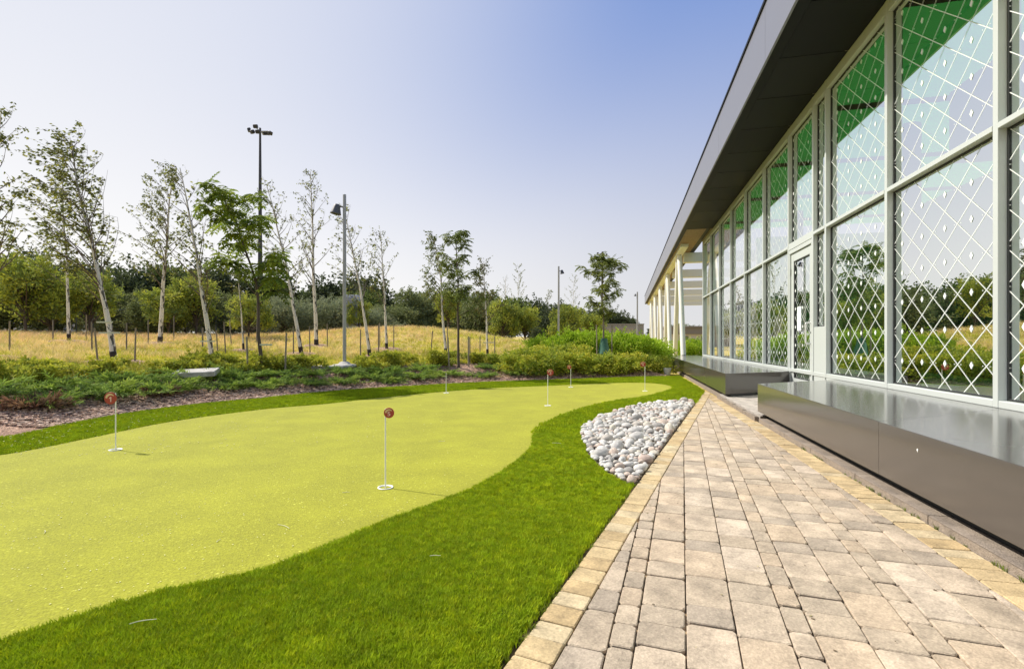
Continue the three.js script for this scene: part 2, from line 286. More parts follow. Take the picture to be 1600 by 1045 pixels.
// ------------------------------------------------------------------ building
const bronze = phy([0.078, 0.067, 0.06], 0.42, { metalness: 0.3, clearcoat: 1, clearcoatRoughness: 0.14 });
const bronzeTop = bronze;
const alum = phy([0.51, 0.545, 0.52], 0.4, { metalness: 0.12 });
const creamPaint = std([0.74, 0.73, 0.66], 0.55);
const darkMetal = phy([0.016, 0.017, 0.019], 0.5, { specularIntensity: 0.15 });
const fasciaMat = phy([0.24, 0.24, 0.265], 0.36, { metalness: 0.5 });
const woodTex = tex(256, (u, v) => { const g = tileNoise(u, v * 0.15, 30, 61, 3); return [0.52 + 0.07 * g, 0.42 + 0.06 * g, 0.32 + 0.05 * g]; }, true, 1);
const glassMat = phy([0.95, 0.97, 0.96], 0.0, { metalness: 1, transparent: true, opacity: 0.8, side: THREE.DoubleSide });   // mirror coated solar glass
const printMat = std([0.74, 0.76, 0.74], 0.6);
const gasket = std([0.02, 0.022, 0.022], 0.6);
const SOF = 4.95, HEAD = 4.86, RAIL = 2.75, SILL = 0.50, WW = 3.007 * CT;     // heights and distance of the glass front
const A = (z, off = 3.007) => off * ST + z / CT;                // depth -> distance along the building
const bRoot = thing('glass_pavilion', 'long glass fronted pavilion with dark overhanging roof and white slanted columns', 'building', V(0, 0, 0), -TH);
const roofOff = 1.985 * CT, aNear = -3.2, aEnd = A(51), aGlass = A(19.55);
{
  const mz = [-2.75, -1.03, 0.66, 2.36, 4.06, 5.77, 7.52, 8.03, 9.24, 10.95, 12.66, 14.38, 16.1, 17.8, 19.5].map((z) => A(z));
  const doorI = 7, sideI = 6;                                  // bays: sidelight 6..7, door 7..8
  // mullions project in front of the glass
  mz.forEach((a, i) => {
    const w = i === mz.length - 1 ? 0.1 : 0.06;
    part('mullion', span(WW, WW + 0.075, SILL - 0.03, SOF - 0.004, -a - w / 2, -a + w / 2, 0.006), alum, bRoot);
    part('mullion_back', span(WW + 0.0775, WW + 0.16, SILL - 0.03, SOF - 0.004, -a - w / 2, -a + w / 2), alum, bRoot);
  });
  const frit = (a0, a1, y0, y1) => {                           // white lattice print, W across and H high
    const P = [], Wd = 0.38, Hd = 0.326, hw = 0.0031;
    const tri = (...q) => { for (const [a, y] of q) P.push(0, y, -a); };
    const seg = (p, q) => { const dx = q[0] - p[0], dy = q[1] - p[1], l = Math.hypot(dx, dy), nx = -dy / l * hw, ny = dx / l * hw; const A1 = [p[0] + nx, p[1] + ny], A2 = [p[0] - nx, p[1] - ny], B1 = [q[0] + nx, q[1] + ny], B2 = [q[0] - nx, q[1] - ny]; tri(A1, A2, B2); tri(A1, B2, B1); };
    const w = a1 - a0, h = y1 - y0, k = Hd / Wd, e = hw * 2;
    for (const s of [1, -1]) for (let c = -20; c < 40; c++) {  // y = s*k*a + c*Hd
      const f = (a) => s * k * a + c * Hd + 0.1;
      let pa = e, pb = w - e; const inv = (y) => (y - c * Hd - 0.1) / (s * k), y0c = inv(e), y1c = inv(h - e);
      pa = Math.max(pa, Math.min(y0c, y1c)); pb = Math.min(pb, Math.max(y0c, y1c)); if (pb - pa < 0.01) continue;
      seg([a0 + pa, y0 + f(pa)], [a0 + pb, y0 + f(pb)]);
    }
    for (let i = -1; i < 14; i++) for (let j = -2; j < 18; j++) { // rhombus centres: even columns carry a diamond, odd ones four dots
      const a = i * Wd / 2, y = (i % 2 ? j : j + 0.5) * Hd + 0.1;
      const dia = (ca, cy, rw, rh) => { if (ca - rw < e || ca + rw > w - e || cy - rh < e || cy + rh > h - e) return; tri([a0 + ca - rw, y0 + cy], [a0 + ca, y0 + cy - rh], [a0 + ca + rw, y0 + cy]); tri([a0 + ca - rw, y0 + cy], [a0 + ca + rw, y0 + cy], [a0 + ca, y0 + cy + rh]); };
      if (i % 2 === 0) dia(a, y, 0.024, 0.035); else for (const [da, dy] of [[0, 0.05], [0, -0.05], [0.045, 0], [-0.045, 0]]) dia(a + da, y + Hd / 2, 0.005, 0.006);
    }
    const g = new THREE.BufferGeometry(); g.setAttribute('position', new THREE.Float32BufferAttribute(P, 3)); g.computeVertexNormals(); g.setAttribute('uv', new THREE.Float32BufferAttribute(new Float32Array(P.length / 3 * 2), 2)); g.translate(WW + 0.0715, 0, 0); return g;
  };
  const pane = (a0, a1, y0, y1, print = true, parent = bRoot, name = 'window') => {
    const g = new THREE.PlaneGeometry(a1 - a0, y1 - y0); g.rotateY(-Math.PI / 2); g.translate(WW + 0.075, (y0 + y1) / 2, -(a0 + a1) / 2);
    const m = part(name, g, glassMat, parent);
    const f = 0.014, x0 = WW + 0.064, x1 = WW + 0.09;
    part('gasket', [span(x0, x1, y0, y1, -a0 - f, -a0), span(x0, x1, y0, y1, -a1, -a1 + f), span(x0, x1, y0, y0 + f, -a0 - f - 0.001, -a1 + f + 0.001), span(x0, x1, y1 - f, y1, -a0 - f - 0.001, -a1 + f + 0.001)], gasket, m);
    if (print) part('frit_pattern', frit(a0, a1, y0, y1), printMat, m);
    return m;
  };
  for (let i = 0; i + 1 < mz.length; i++) {
    const a0 = mz[i] + 0.0315, a1 = mz[i + 1] - 0.0315, side = i === sideI, door = i === doorI;
    part('sill', span(WW + 0.002, WW + 0.158, SILL - 0.03, SILL + 0.03, -a0, -a1, 0.006), alum, bRoot);
    part('head_rail', span(WW + 0.004, WW + 0.156, HEAD - 0.06, SOF - 0.006, -a0, -a1, 0.006), alum, bRoot);
    const print = i < 12;
    if (door) {
      part('transom', span(WW + 0.004, WW + 0.156, RAIL - 0.06, RAIL + 0.06, -a0, -a1, 0.006), alum, bRoot);
      pane(a0, a1, RAIL + 0.063, HEAD - 0.063, print);
    } else {
      part('transom', span(WW - 0.004, WW + 0.156, RAIL - 0.025, RAIL + 0.025, -a0, -a1, 0.006), alum, bRoot);
      pane(a0, a1, RAIL + 0.028, HEAD - 0.063, print);
      if (side) {
        pane(a0, a1, 1.25, RAIL - 0.028, print);
        part('infill_panel', span(WW + 0.012, WW + 0.15, 0.06, 1.247, -a0, -a1, 0.004), alum, bRoot);
      } else pane(a0, a1, SILL + 0.033, RAIL - 0.028, print);
    }
    if (door) {
      const d = new THREE.Group(); d.name = 'door'; bRoot.add(d);
      const dt = RAIL - 0.066, st = 0.13;
      part('door_frame', [span(WW + 0.006, WW + 0.152, dt - 0.07, dt, -a0, -a1, 0.004), span(WW + 0.006, WW + 0.152, 0.06, dt - 0.072, -a0, -a0 - 0.05, 0.004), span(WW + 0.006, WW + 0.152, 0.06, dt - 0.072, -a1, -a1 + 0.05, 0.004)], alum, d);
      const l0 = a0 + 0.056, l1 = a1 - 0.056, lt = dt - 0.08;
      part('door_leaf', [span(WW + 0.03, WW + 0.08, 0.09, lt, -l0, -l0 - st, 0.005), span(WW + 0.03, WW + 0.08, 0.09, lt, -l1, -l1 + st, 0.005), span(WW + 0.032, WW + 0.078, lt - 0.14, lt, -l0 - st, -l1 + st, 0.004), span(WW + 0.032, WW + 0.078, 0.09, 0.36, -l0 - st, -l1 + st, 0.004)], alum, d);
      const m = pane(l0 + st, l1 - st, 0.362, lt - 0.142, true, d, 'door_pane'); m.children.forEach((c) => { c.position.x = -0.012; }); m.position.x = -0.014;
      const hp = new THREE.CatmullRomCurve3([V(WW + 0.03, 1.32, 0), V(WW - 0.045, 1.32, 0), V(WW - 0.05, 1.3, 0), V(WW - 0.05, 1.0, 0), V(WW - 0.045, 0.98, 0), V(WW + 0.03, 0.98, 0)], false, 'catmullrom', 0.05);
      const hg = new THREE.TubeGeometry(hp, 40, 0.014, 8); hg.translate(0, 0, -(l0 + 0.065)); part('handle', hg, phy([0.8, 0.8, 0.78], 0.3, { metalness: 0.5 }), d);
      part('lock', (() => { const c = new THREE.CylinderGeometry(0.018, 0.018, 0.02, 14); c.rotateZ(Math.PI / 2); c.translate(WW + 0.022, 1.16, -(l0 + 0.03)); return c; })(), gasket, d);
      for (const y of [0.4, 1.2, 2.3]) { const c = new THREE.CylinderGeometry(0.012, 0.012, 0.11, 8); c.translate(WW + 0.01, y, -(a1 - 0.054)); part('hinge', c, alum, d); }
      d.userData.door = [l0, l1];
    }
  }
  // soffit: dark panels with open joints, then timber coloured ones over the colonnade
  const w0 = roofOff + 0.155, w1 = WW + 0.01;
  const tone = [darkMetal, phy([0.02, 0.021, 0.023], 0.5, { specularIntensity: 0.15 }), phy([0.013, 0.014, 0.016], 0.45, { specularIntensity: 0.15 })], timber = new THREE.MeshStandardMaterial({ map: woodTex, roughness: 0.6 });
  let k = 0;
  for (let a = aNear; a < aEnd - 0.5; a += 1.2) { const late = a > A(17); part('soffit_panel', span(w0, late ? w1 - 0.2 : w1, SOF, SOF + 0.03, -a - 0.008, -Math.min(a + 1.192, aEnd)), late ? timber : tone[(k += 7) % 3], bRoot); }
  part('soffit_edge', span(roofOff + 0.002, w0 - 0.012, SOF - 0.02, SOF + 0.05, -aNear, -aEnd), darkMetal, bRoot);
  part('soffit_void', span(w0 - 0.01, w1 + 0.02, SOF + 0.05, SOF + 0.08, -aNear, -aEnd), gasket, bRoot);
  part('eaves_strip', span(w1 - 0.04, WW + 0.16, SOF + 0.002, SOF + 0.04, -aNear, -aGlass), std([0.25, 0.21, 0.14], 0.6), bRoot);
  for (let a = aNear; a < aEnd - 0.1; a += 3.6) part('fascia_panel', span(roofOff - 0.03, roofOff, SOF - 0.018, SOF + 0.79, -a - 0.003, -Math.min(a + 3.597, aEnd)), fasciaMat, bRoot);
  part('fascia_cap', span(roofOff - 0.05, roofOff + 0.3, SOF + 0.792, SOF + 0.84, -aNear, -aEnd - 0.02), darkMetal, bRoot);
  part('roof_deck', span(roofOff + 0.003, WW + 0.16, SOF + 0.5, SOF + 0.785, -aNear, -aGlass), std([0.3, 0.3, 0.3], 0.9), bRoot);
  const greenSheet = phy([0.30, 0.84, 0.36], 1, { transmission: 0.6, thickness: 0, ior: 1.4, specularIntensity: 0.3 });   // added green translucent roof, made up to brighten the room behind the glass
  for (let a = aNear; a < aGlass - 0.3; a += 1.5) { part('added_light_sheet', span(WW + 0.165, WW + 6.2, SOF + 0.42, SOF + 0.424, -a - 0.003, -Math.min(a + 1.497, aGlass)), greenSheet, bRoot); if (Math.round((a - aNear) / 1.5) % 2) part('roof_rafter', span(WW + 0.17, WW + 6.19, SOF + 0.32, SOF + 0.40, -a - 0.025, -a + 0.025), darkMetal, bRoot); }
  part('roof_deck', span(roofOff + 0.003, WW + 0.02, SOF + 0.5, SOF + 0.78, -aGlass - 0.005, -aEnd + 0.01), std([0.5, 0.5, 0.47], 0.9), bRoot);
  // the room behind the glass
  const pale = std([0.7, 0.7, 0.66], 0.8), D = WW + 6.2;
  part('room_floor', span(WW + 0.165, D, -0.1, 0.07, -aNear, -aGlass + 0.1), std([0.66, 0.64, 0.58], 0.5), bRoot);
  part('back_wall', span(D, D + 0.2, -0.1, SOF + 0.5, -aNear, -aGlass + 0.1), std([0.09, 0.13, 0.10], 0.8), bRoot);
  part('end_wall', span(WW + 0.17, D, 0.07, SOF, -aNear + 0.2, -aNear + 0.005), pale, bRoot);
  part('end_wall', span(WW + 1.9, D - 0.005, 0.072, SOF + 0.005, -aGlass + 0.105, -aGlass + 0.3), pale, bRoot);
  part('bulkhead', span(WW + 2.2, WW + 2.9, 3.9, SOF + 0.1, -A(6.0), -A(8.6)), std([0.02, 0.02, 0.022], 0.5), bRoot);
  for (const z of [3.2, 9.6, 15.6]) part('room_column', (() => { const c = new THREE.CylinderGeometry(0.2, 0.2, SOF - 0.06, 24); c.translate(WW + 2.1, SOF / 2 + 0.035, -A(z)); return c; })(), std([0.05, 0.05, 0.055], 0.5), bRoot);
  part('partition', span(WW + 3.4, WW + 3.55, 0.072, 2.4, -A(4.5), -A(7.5)), pale, bRoot);
  part('base_wall', span(WW + 0.005, WW + 0.15, -0.1, SILL - 0.032, -aNear, -mz[6] + 0.03), alum, bRoot);
  part('base_wall', span(WW + 0.005, WW + 0.15, -0.1, SILL - 0.032, -mz[8] - 0.03, -aGlass), alum, bRoot);
  // colonnade: leaning pairs of round columns, and the beams behind them
  const cw = 2.36 * CT;
  const leg = (z0, z1, y0 = 0.46) => { const p = V(cw, y0, -A(z0, 2.36)), q = V(cw, SOF + 0.02, -A(z1, 2.36)), d = q.clone().sub(p), c = new THREE.CylinderGeometry(0.105, 0.105, d.length(), 18); c.applyQuaternion(new THREE.Quaternion().setFromUnitVectors(V(0, 1, 0), d.clone().normalize())); c.translate((p.x + q.x) / 2, (p.y + q.y) / 2, (p.z + q.z) / 2); return c; };
  for (let i = 0; i < 5; i++) { const z = 20.4 + 6 * i; part('column', leg(z, z + 1.5, i ? -0.1 : 0.46), creamPaint, bRoot); part('column', leg(z + 3.6, z + 1.95, -0.1), creamPaint, bRoot); }
  for (let i = 0; i < 6; i++) part('cross_beam', span(cw + 0.2, cw + 9, SOF - 0.42, SOF - 0.004, -A(22 + 5.2 * i, 2.36), -A(22.35 + 5.2 * i, 2.36)), creamPaint, bRoot);
  part('edge_beam', span(cw - 0.15, cw + 0.15, SOF - 0.12, SOF - 0.003, -aGlass - 0.3, -aEnd + 0.1), creamPaint, bRoot);
  for (let i = 0; i < 4; i++) part('rear_column', (() => { const c = new THREE.CylinderGeometry(0.11, 0.11, SOF - 0.3, 16); c.translate(cw + 8.6, (SOF - 0.3) / 2 - 0.1, -A(22.2 + 10.4 * i, 2.36)); return c; })(), creamPaint, bRoot);
}
// the landing in front of the door
{
  const t = thing('door_landing', 'low pale concrete landing between the two dark ledges', 'landing', V(0, 0, 0), -TH);
  const q = (o, z) => [o * CT, A(z, o)]; const P = [q(1.70, 6.3), q(2.99, 7.1), q(2.99, 9.7), q(1.70, 9.0)];
  const s = new THREE.Shape(P.map(([w, a]) => new THREE.Vector2(w, a))), g = new THREE.ExtrudeGeometry(s, { depth: 0.10, bevelEnabled: false }); g.rotateX(-Math.PI / 2); g.translate(0, -0.03, 0);
  part('slab', boxUV(g), new THREE.MeshStandardMaterial({ color: lin(0.48, 0.44, 0.40), map: stoneTex, roughness: 0.9 }), t);
  const dirt = new THREE.MeshStandardMaterial({ color: lin(0.33, 0.275, 0.225), map: stoneTex, bumpMap: stoneBump, bumpScale: 0.01, roughness: 1 });
  for (let z = 6.35, i = 0; z < 8.9; z += 0.33, i++) part('edging_block', boxUV(span(1.645 * CT, 1.69 * CT, -0.03, 0.055 - 0.006 * (i % 2), -A(z, 1.67) - 0.004, -A(z + 0.325, 1.67))), dirt, t);
}
// the two ledges
function ledge(label, zf0, zb0, zf1, zb1, panels, jointZ) {   // depths of front/back corners at the near and far end
  const t = thing('metal_ledge', label, 'ledge', V(0, 0, 0), -TH, null), TOP = 0.47, BOT = 0.115, o0 = 1.70, o1 = 3.0;
  const q = (o, z) => new THREE.Vector2(o * CT, A(z, o));
  const solid = (pts, y0, y1, bev) => { const s = new THREE.Shape(pts), g = new THREE.ExtrudeGeometry(s, { depth: y1 - y0 - 2 * bev, bevelEnabled: bev > 0, bevelThickness: bev, bevelSize: bev, bevelOffset: -bev, bevelSegments: 2 }); g.rotateX(-Math.PI / 2); g.translate(0, y0 + bev, 0); return g; };
  for (let i = 0; i < panels.length - 1; i++) {
    const f0 = panels[i], f1 = panels[i + 1], m = (z) => zb0 + (zb1 - zb0) * (z - zf0) / (zf1 - zf0), e = 0.0015;
    part('body_panel', solid([q(o0, f0 + e), q(o1, m(f0) + e), q(o1, m(f1) - e), q(o0, f1 - e)], BOT, TOP, 0.004), bronze, t);
  }
  part('shade_black_base', solid([q(o0 + 0.10, zf0 + 0.05), q(o1, zb0 + 0.05), q(o1, zb1 - 0.1), q(o0 + 0.10, zf1 - 0.1)], -0.03, BOT - 0.003, 0), gasket, t);  // recessed base; its near-black colour paints in the shade of the gap
  return t;
}
{
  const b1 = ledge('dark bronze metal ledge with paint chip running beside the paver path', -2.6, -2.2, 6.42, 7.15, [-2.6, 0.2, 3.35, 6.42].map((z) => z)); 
  const chip = new THREE.Shape([[0, 0], [0.004, 0.02], [-0.006, 0.024], [-0.011, 0.012], [-0.003, 0.008]].map((p) => new THREE.Vector2(...p))), cg = new THREE.ShapeGeometry(chip); cg.rotateY(-Math.PI / 2); const zc = 2.9; cg.translate(1.70 * CT - 0.002, 0.36, -A(zc, 1.7)); part('paint_chip', cg, std([0.85, 0.85, 0.85], 0.6), b1);
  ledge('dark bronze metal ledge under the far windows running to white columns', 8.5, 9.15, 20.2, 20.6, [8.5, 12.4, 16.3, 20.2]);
  const curbM = new THREE.MeshStandardMaterial({ color: lin(0.33, 0.275, 0.225), map: stoneTex, bumpMap: stoneBump, bumpScale: 0.006, roughness: 0.95 });
  const o0k = 1.80, k = thing('kerb_edging', 'low weathered concrete kerb under the dark ledges', 'kerb', V(0, 0, 0), -TH);
  for (let a = -2.2; a < A(6.25, 1.6); a += 0.9) part('kerb_block', boxUV(span((CURB + 0.002) * CT, (o0k - 0.002) * CT, -0.03, 0.047, -a - 0.003, -Math.min(a + 0.897, A(6.3, 1.6)), 0.006)), curbM, k);
  for (let a = A(9.1, 1.6); a < A(20, 1.6); a += 0.9) part('kerb_block', boxUV(span((CURB + 0.06) * CT, (o0k - 0.002) * CT, -0.03, 0.045, -a - 0.003, -a - 0.897, 0.006)), curbM, k);
}
// paper notices on the glass
{
  const paper = std([0.78, 0.82, 0.78], 0.8);
  const note = (z, y, w, h, off, label, turn = 0) => { const g = new THREE.BoxGeometry(0.0012, h, w); const t = single('paper_notice', g, paper, label, 'notice'); const o = 3.007 + off; t.position.set(o + SL * z, y, -z); t.rotation.y = -TH; return t; };
  note(8.78, 1.42, 0.2, 0.42, 0.048, 'pale paper notice taped to the door glass');
  note(12.1, 1.36, 0.62, 0.4, 0.1, 'pale sheet behind the window two bays past the door');
  note(10.15, 1.32, 0.62, 0.44, 0.1, 'pale sheet behind the window next to the door');
}
// ------------------------------------------------------------------ cobble bed
{
  reseed(4242);
  const bed = structure('cobble_bed', sheet(rockEdge, -0.004), new THREE.MeshStandardMaterial({ map: tex(256, (u, v) => { const a = tileNoise(u, v, 30, 71, 3); return [0.36 + 0.15 * a, 0.32 + 0.14 * a, 0.27 + 0.12 * a]; }, true, 1 / 0.5), roughness: 1 }), 'bed of pale river cobbles beside the path');
  const geos = [...Array(9)].map((_, i) => {
    const g = new THREE.IcosahedronGeometry(1, 2), p = g.attributes.position, s = [rr(0.8, 1.15), rr(0.48, 0.75), rr(0.6, 0.95)];
    for (let k = 0; k < p.count; k++) { const v = V(p.getX(k), p.getY(k), p.getZ(k)); const r = 1 + 0.16 * n2(v.x * 1.1 + i * 7, v.y * 1.1, v.z * 1.1) + 0.06 * n2(v.x * 2.6 + i * 5, v.y * 2.6 + 4, v.z * 2.6); p.setXYZ(k, v.x * r * s[0], v.y * r * s[1], v.z * r * s[2]); }
    const w = new Map(), q = []; for (let k = 0; k < p.count; k++) q.push(0); g.computeVertexNormals();
    // smooth normals from position
    const N = g.attributes.normal; for (let k = 0; k < p.count; k++) { const v = V(p.getX(k) / (s[0] * s[0]), p.getY(k) / (s[1] * s[1]), p.getZ(k) / (s[2] * s[2])).normalize(); const o = V(N.getX(k), N.getY(k), N.getZ(k)).multiplyScalar(0.25).add(v).normalize(); N.setXYZ(k, o.x, o.y, o.z); }
    return g;
  });
  const rt = tex(256, (u, v) => { const q = 0.86 + 0.12 * tileNoise(u, v, 4, 81, 4) + 0.07 * tileNoise(u, v, 40, 83, 2); return [q, q, q]; }, true, 1.5);
  const mats = [[0.73, 0.71, 0.66], [0.65, 0.63, 0.59], [0.77, 0.75, 0.70], [0.60, 0.55, 0.48], [0.70, 0.57, 0.47], [0.42, 0.40, 0.37], [0.75, 0.69, 0.57], [0.58, 0.46, 0.39]].map((c) => new THREE.MeshStandardMaterial({ color: lin(...c), map: rt, roughness: 0.85 }));
  const pick = () => mats[[0, 1, 2, 0, 1, 2, 0, 2, 3, 4, 5, 6, 7][Math.floor(R() * 13)]];
  const put = []; const xs = rockEdge.map((p) => p[0]), zs = rockEdge.map((p) => p[1]); const lo = [Math.min(...xs), Math.min(...zs)], hi = [Math.max(...xs), Math.max(...zs)];
  for (let t = 0, fails = 0; t < 60000 && fails < 6000; t++) {
    const x = rr(lo[0], hi[0]), z = rr(lo[1], hi[1]), big = R(), r = big < 0.10 ? rr(0.062, 0.085) : big < 0.45 ? rr(0.04, 0.058) : rr(0.020, 0.04);
    if (!inside(rockEdge, x, z) || distTo(rockEdge, x, z) < r * 0.55) continue;
    let ok = true; for (const [a, b, c] of put) if ((a - x) ** 2 + (b - z) ** 2 < ((c + r) * 0.80) ** 2) { ok = false; break; }
    if (!ok) { fails++; continue; } fails = Math.max(0, fails - 40); put.push([x, z, r]);
  }
  put.sort((a, b) => b[2] / b[1] - a[2] / a[1]);
  const rest = []; const lim = 300;
  put.forEach(([x, z, r], i) => {
    const m = new THREE.Mesh(geos[Math.floor(R() * 9)], pick()); m.name = 'cobble'; m.position.set(x, r * rr(0.25, 0.5) + 0.012 * Math.max(0, n2(x * 2, z * 2)), -z); m.rotation.set(rr(-0.35, 0.35), rr(0, 6.28), rr(-0.35, 0.35)); m.scale.setScalar(r * rr(1.0, 1.15)); m.castShadow = m.receiveShadow = true;
    if (i < lim) bed.add(m); else { m.updateMatrix(); const g = m.geometry.clone().applyMatrix4(m.matrix); rest.push([g, m.material]); }
  });
  const by = new Map(); rest.forEach(([g, m]) => { if (!by.has(m)) by.set(m, []); by.get(m).push(g); });
  for (const [m, gs] of by) tag(part('small_cobbles', gs, m, bed), null, null, null, 'stuff');
}

// ------------------------------------------------------------------ foliage tools
const LK = 1.75;                                                // one even gain that raises all foliage palette colours below
class Buf {
  constructor() { this.p = []; this.n = []; this.c = []; this.uv = []; this.i = []; }
  leaf(o, dir, len, wid, col, roll = rr(0, 6.283), fold = 0.25) {   // pointed leaf, folded along its rib
    const t = Math.abs(dir.y) > 0.95 ? V(1, 0, 0) : V(0, 1, 0), a = new THREE.Vector3().crossVectors(dir, t).normalize(), b = new THREE.Vector3().crossVectors(a, dir).normalize();
    const s = a.clone().multiplyScalar(Math.cos(roll)).addScaledVector(b, Math.sin(roll)), u = new THREE.Vector3().crossVectors(s, dir).normalize();
    const k = this.p.length / 3, m = 0.48 * len, w = wid / 2, push = (v, q) => { this.p.push(v.x, v.y, v.z); this.n.push(q.x, q.y, q.z); this.c.push(col[0] * LK, col[1] * LK, col[2] * LK); this.uv.push(0, 0); };
    const L = u.clone().addScaledVector(s, fold).normalize(), Rr = u.clone().addScaledVector(s, -fold).normalize();
    const mid = o.clone().addScaledVector(dir, m), tip = o.clone().addScaledVector(dir, len).addScaledVector(u, -0.12 * len);
    push(o, L); push(mid.clone().addScaledVector(s, -w).addScaledVector(u, w * fold), L); push(tip, u); push(mid.clone().addScaledVector(s, w).addScaledVector(u, w * fold), Rr);
    this.i.push(k, k + 2, k + 1, k, k + 3, k + 2);
  }
  tube(pts, rad, sides, vScale = 1, col = [1, 1, 1]) {
    let v = 0; const rows = [];
    for (let i = 0; i < pts.length; i++) {
      const d = (pts[Math.min(i + 1, pts.length - 1)].clone().sub(pts[Math.max(i - 1, 0)])).normalize(); const a = new THREE.Vector3().crossVectors(d, Math.abs(d.y) > 0.9 ? V(1, 0, 0) : V(0, 1, 0)).normalize(), b = new THREE.Vector3().crossVectors(d, a).normalize();
      if (i) v += pts[i].distanceTo(pts[i - 1]); const k = this.p.length / 3; rows.push(k);
      for (let s = 0; s <= sides; s++) { const t = 2 * Math.PI * s / sides, q = a.clone().multiplyScalar(Math.cos(t)).addScaledVector(b, Math.sin(t)), w = pts[i].clone().addScaledVector(q, rad[i]); this.p.push(w.x, w.y, w.z); this.n.push(q.x, q.y, q.z); this.c.push(...col); this.uv.push(s / sides, v * vScale); }
    }
    for (let i = 0; i + 1 < rows.length; i++) for (let s = 0; s < sides; s++) { const a = rows[i] + s, b = rows[i + 1] + s; this.i.push(a, a + 1, b, a + 1, b + 1, b); }
  }
  geo(color = true, normals = !color) {
    const g = new THREE.BufferGeometry(); g.setAttribute('position', new THREE.Float32BufferAttribute(this.p, 3)); if (normals) g.setAttribute('normal', new THREE.Float32BufferAttribute(this.n, 3)); g.setAttribute('uv', new THREE.Float32BufferAttribute(this.uv, 2));
    if (color) g.setAttribute('color', new THREE.Float32BufferAttribute(this.c, 3)); g.setIndex(this.i); return g;
  }
}
const rdir = () => { const y = rr(-1, 1), a = rr(0, 6.283), r = Math.sqrt(1 - y * y); return V(r * Math.cos(a), y, r * Math.sin(a)); };
const mix3 = (a, b, t) => [a[0] + (b[0] - a[0]) * t, a[1] + (b[1] - a[1]) * t, a[2] + (b[2] - a[2]) * t];
const tint = (pal, s = 0.25) => { const c = pal[Math.floor(R() * pal.length)], k = 1 + rr(-s, s); return [c[0] * k, c[1] * k, c[2] * k]; };
const LEAF = leafMat(0.7, 0.5), LEAFD = leafMat(0.8, 0.4);
const birchBark = new THREE.MeshStandardMaterial({ map: tex(256, (u, v) => { const a = tileNoise(u * 0.6, v, 26, 91, 2), b = tileNoise(u, v, 5, 93, 3); const dark = a > 0.42 && b > -0.05 ? 0.25 : b > 0.42 ? 0.4 : 1; const q = 0.86 + 0.06 * tileNoise(u, v, 30, 95, 2); return [q * dark, q * 0.97 * dark, q * 0.9 * dark]; }, true, 1), roughness: 0.85 });
const brownBark = new THREE.MeshStandardMaterial({ color: lin(0.10, 0.075, 0.055), roughness: 0.95 }), twigMat = new THREE.MeshStandardMaterial({ color: lin(0.13, 0.10, 0.075), roughness: 0.9 });
const greyBark = new THREE.MeshStandardMaterial({ color: lin(0.16, 0.135, 0.11), roughness: 0.95 });
const stakeMat = new THREE.MeshStandardMaterial({ color: lin(0.36, 0.31, 0.23), map: stoneTex, roughness: 0.95 }), stakeGrey = new THREE.MeshStandardMaterial({ color: lin(0.26, 0.235, 0.20), map: stoneTex, roughness: 0.95 });
const strapMat = std([0.55, 0.58, 0.42], 0.8);

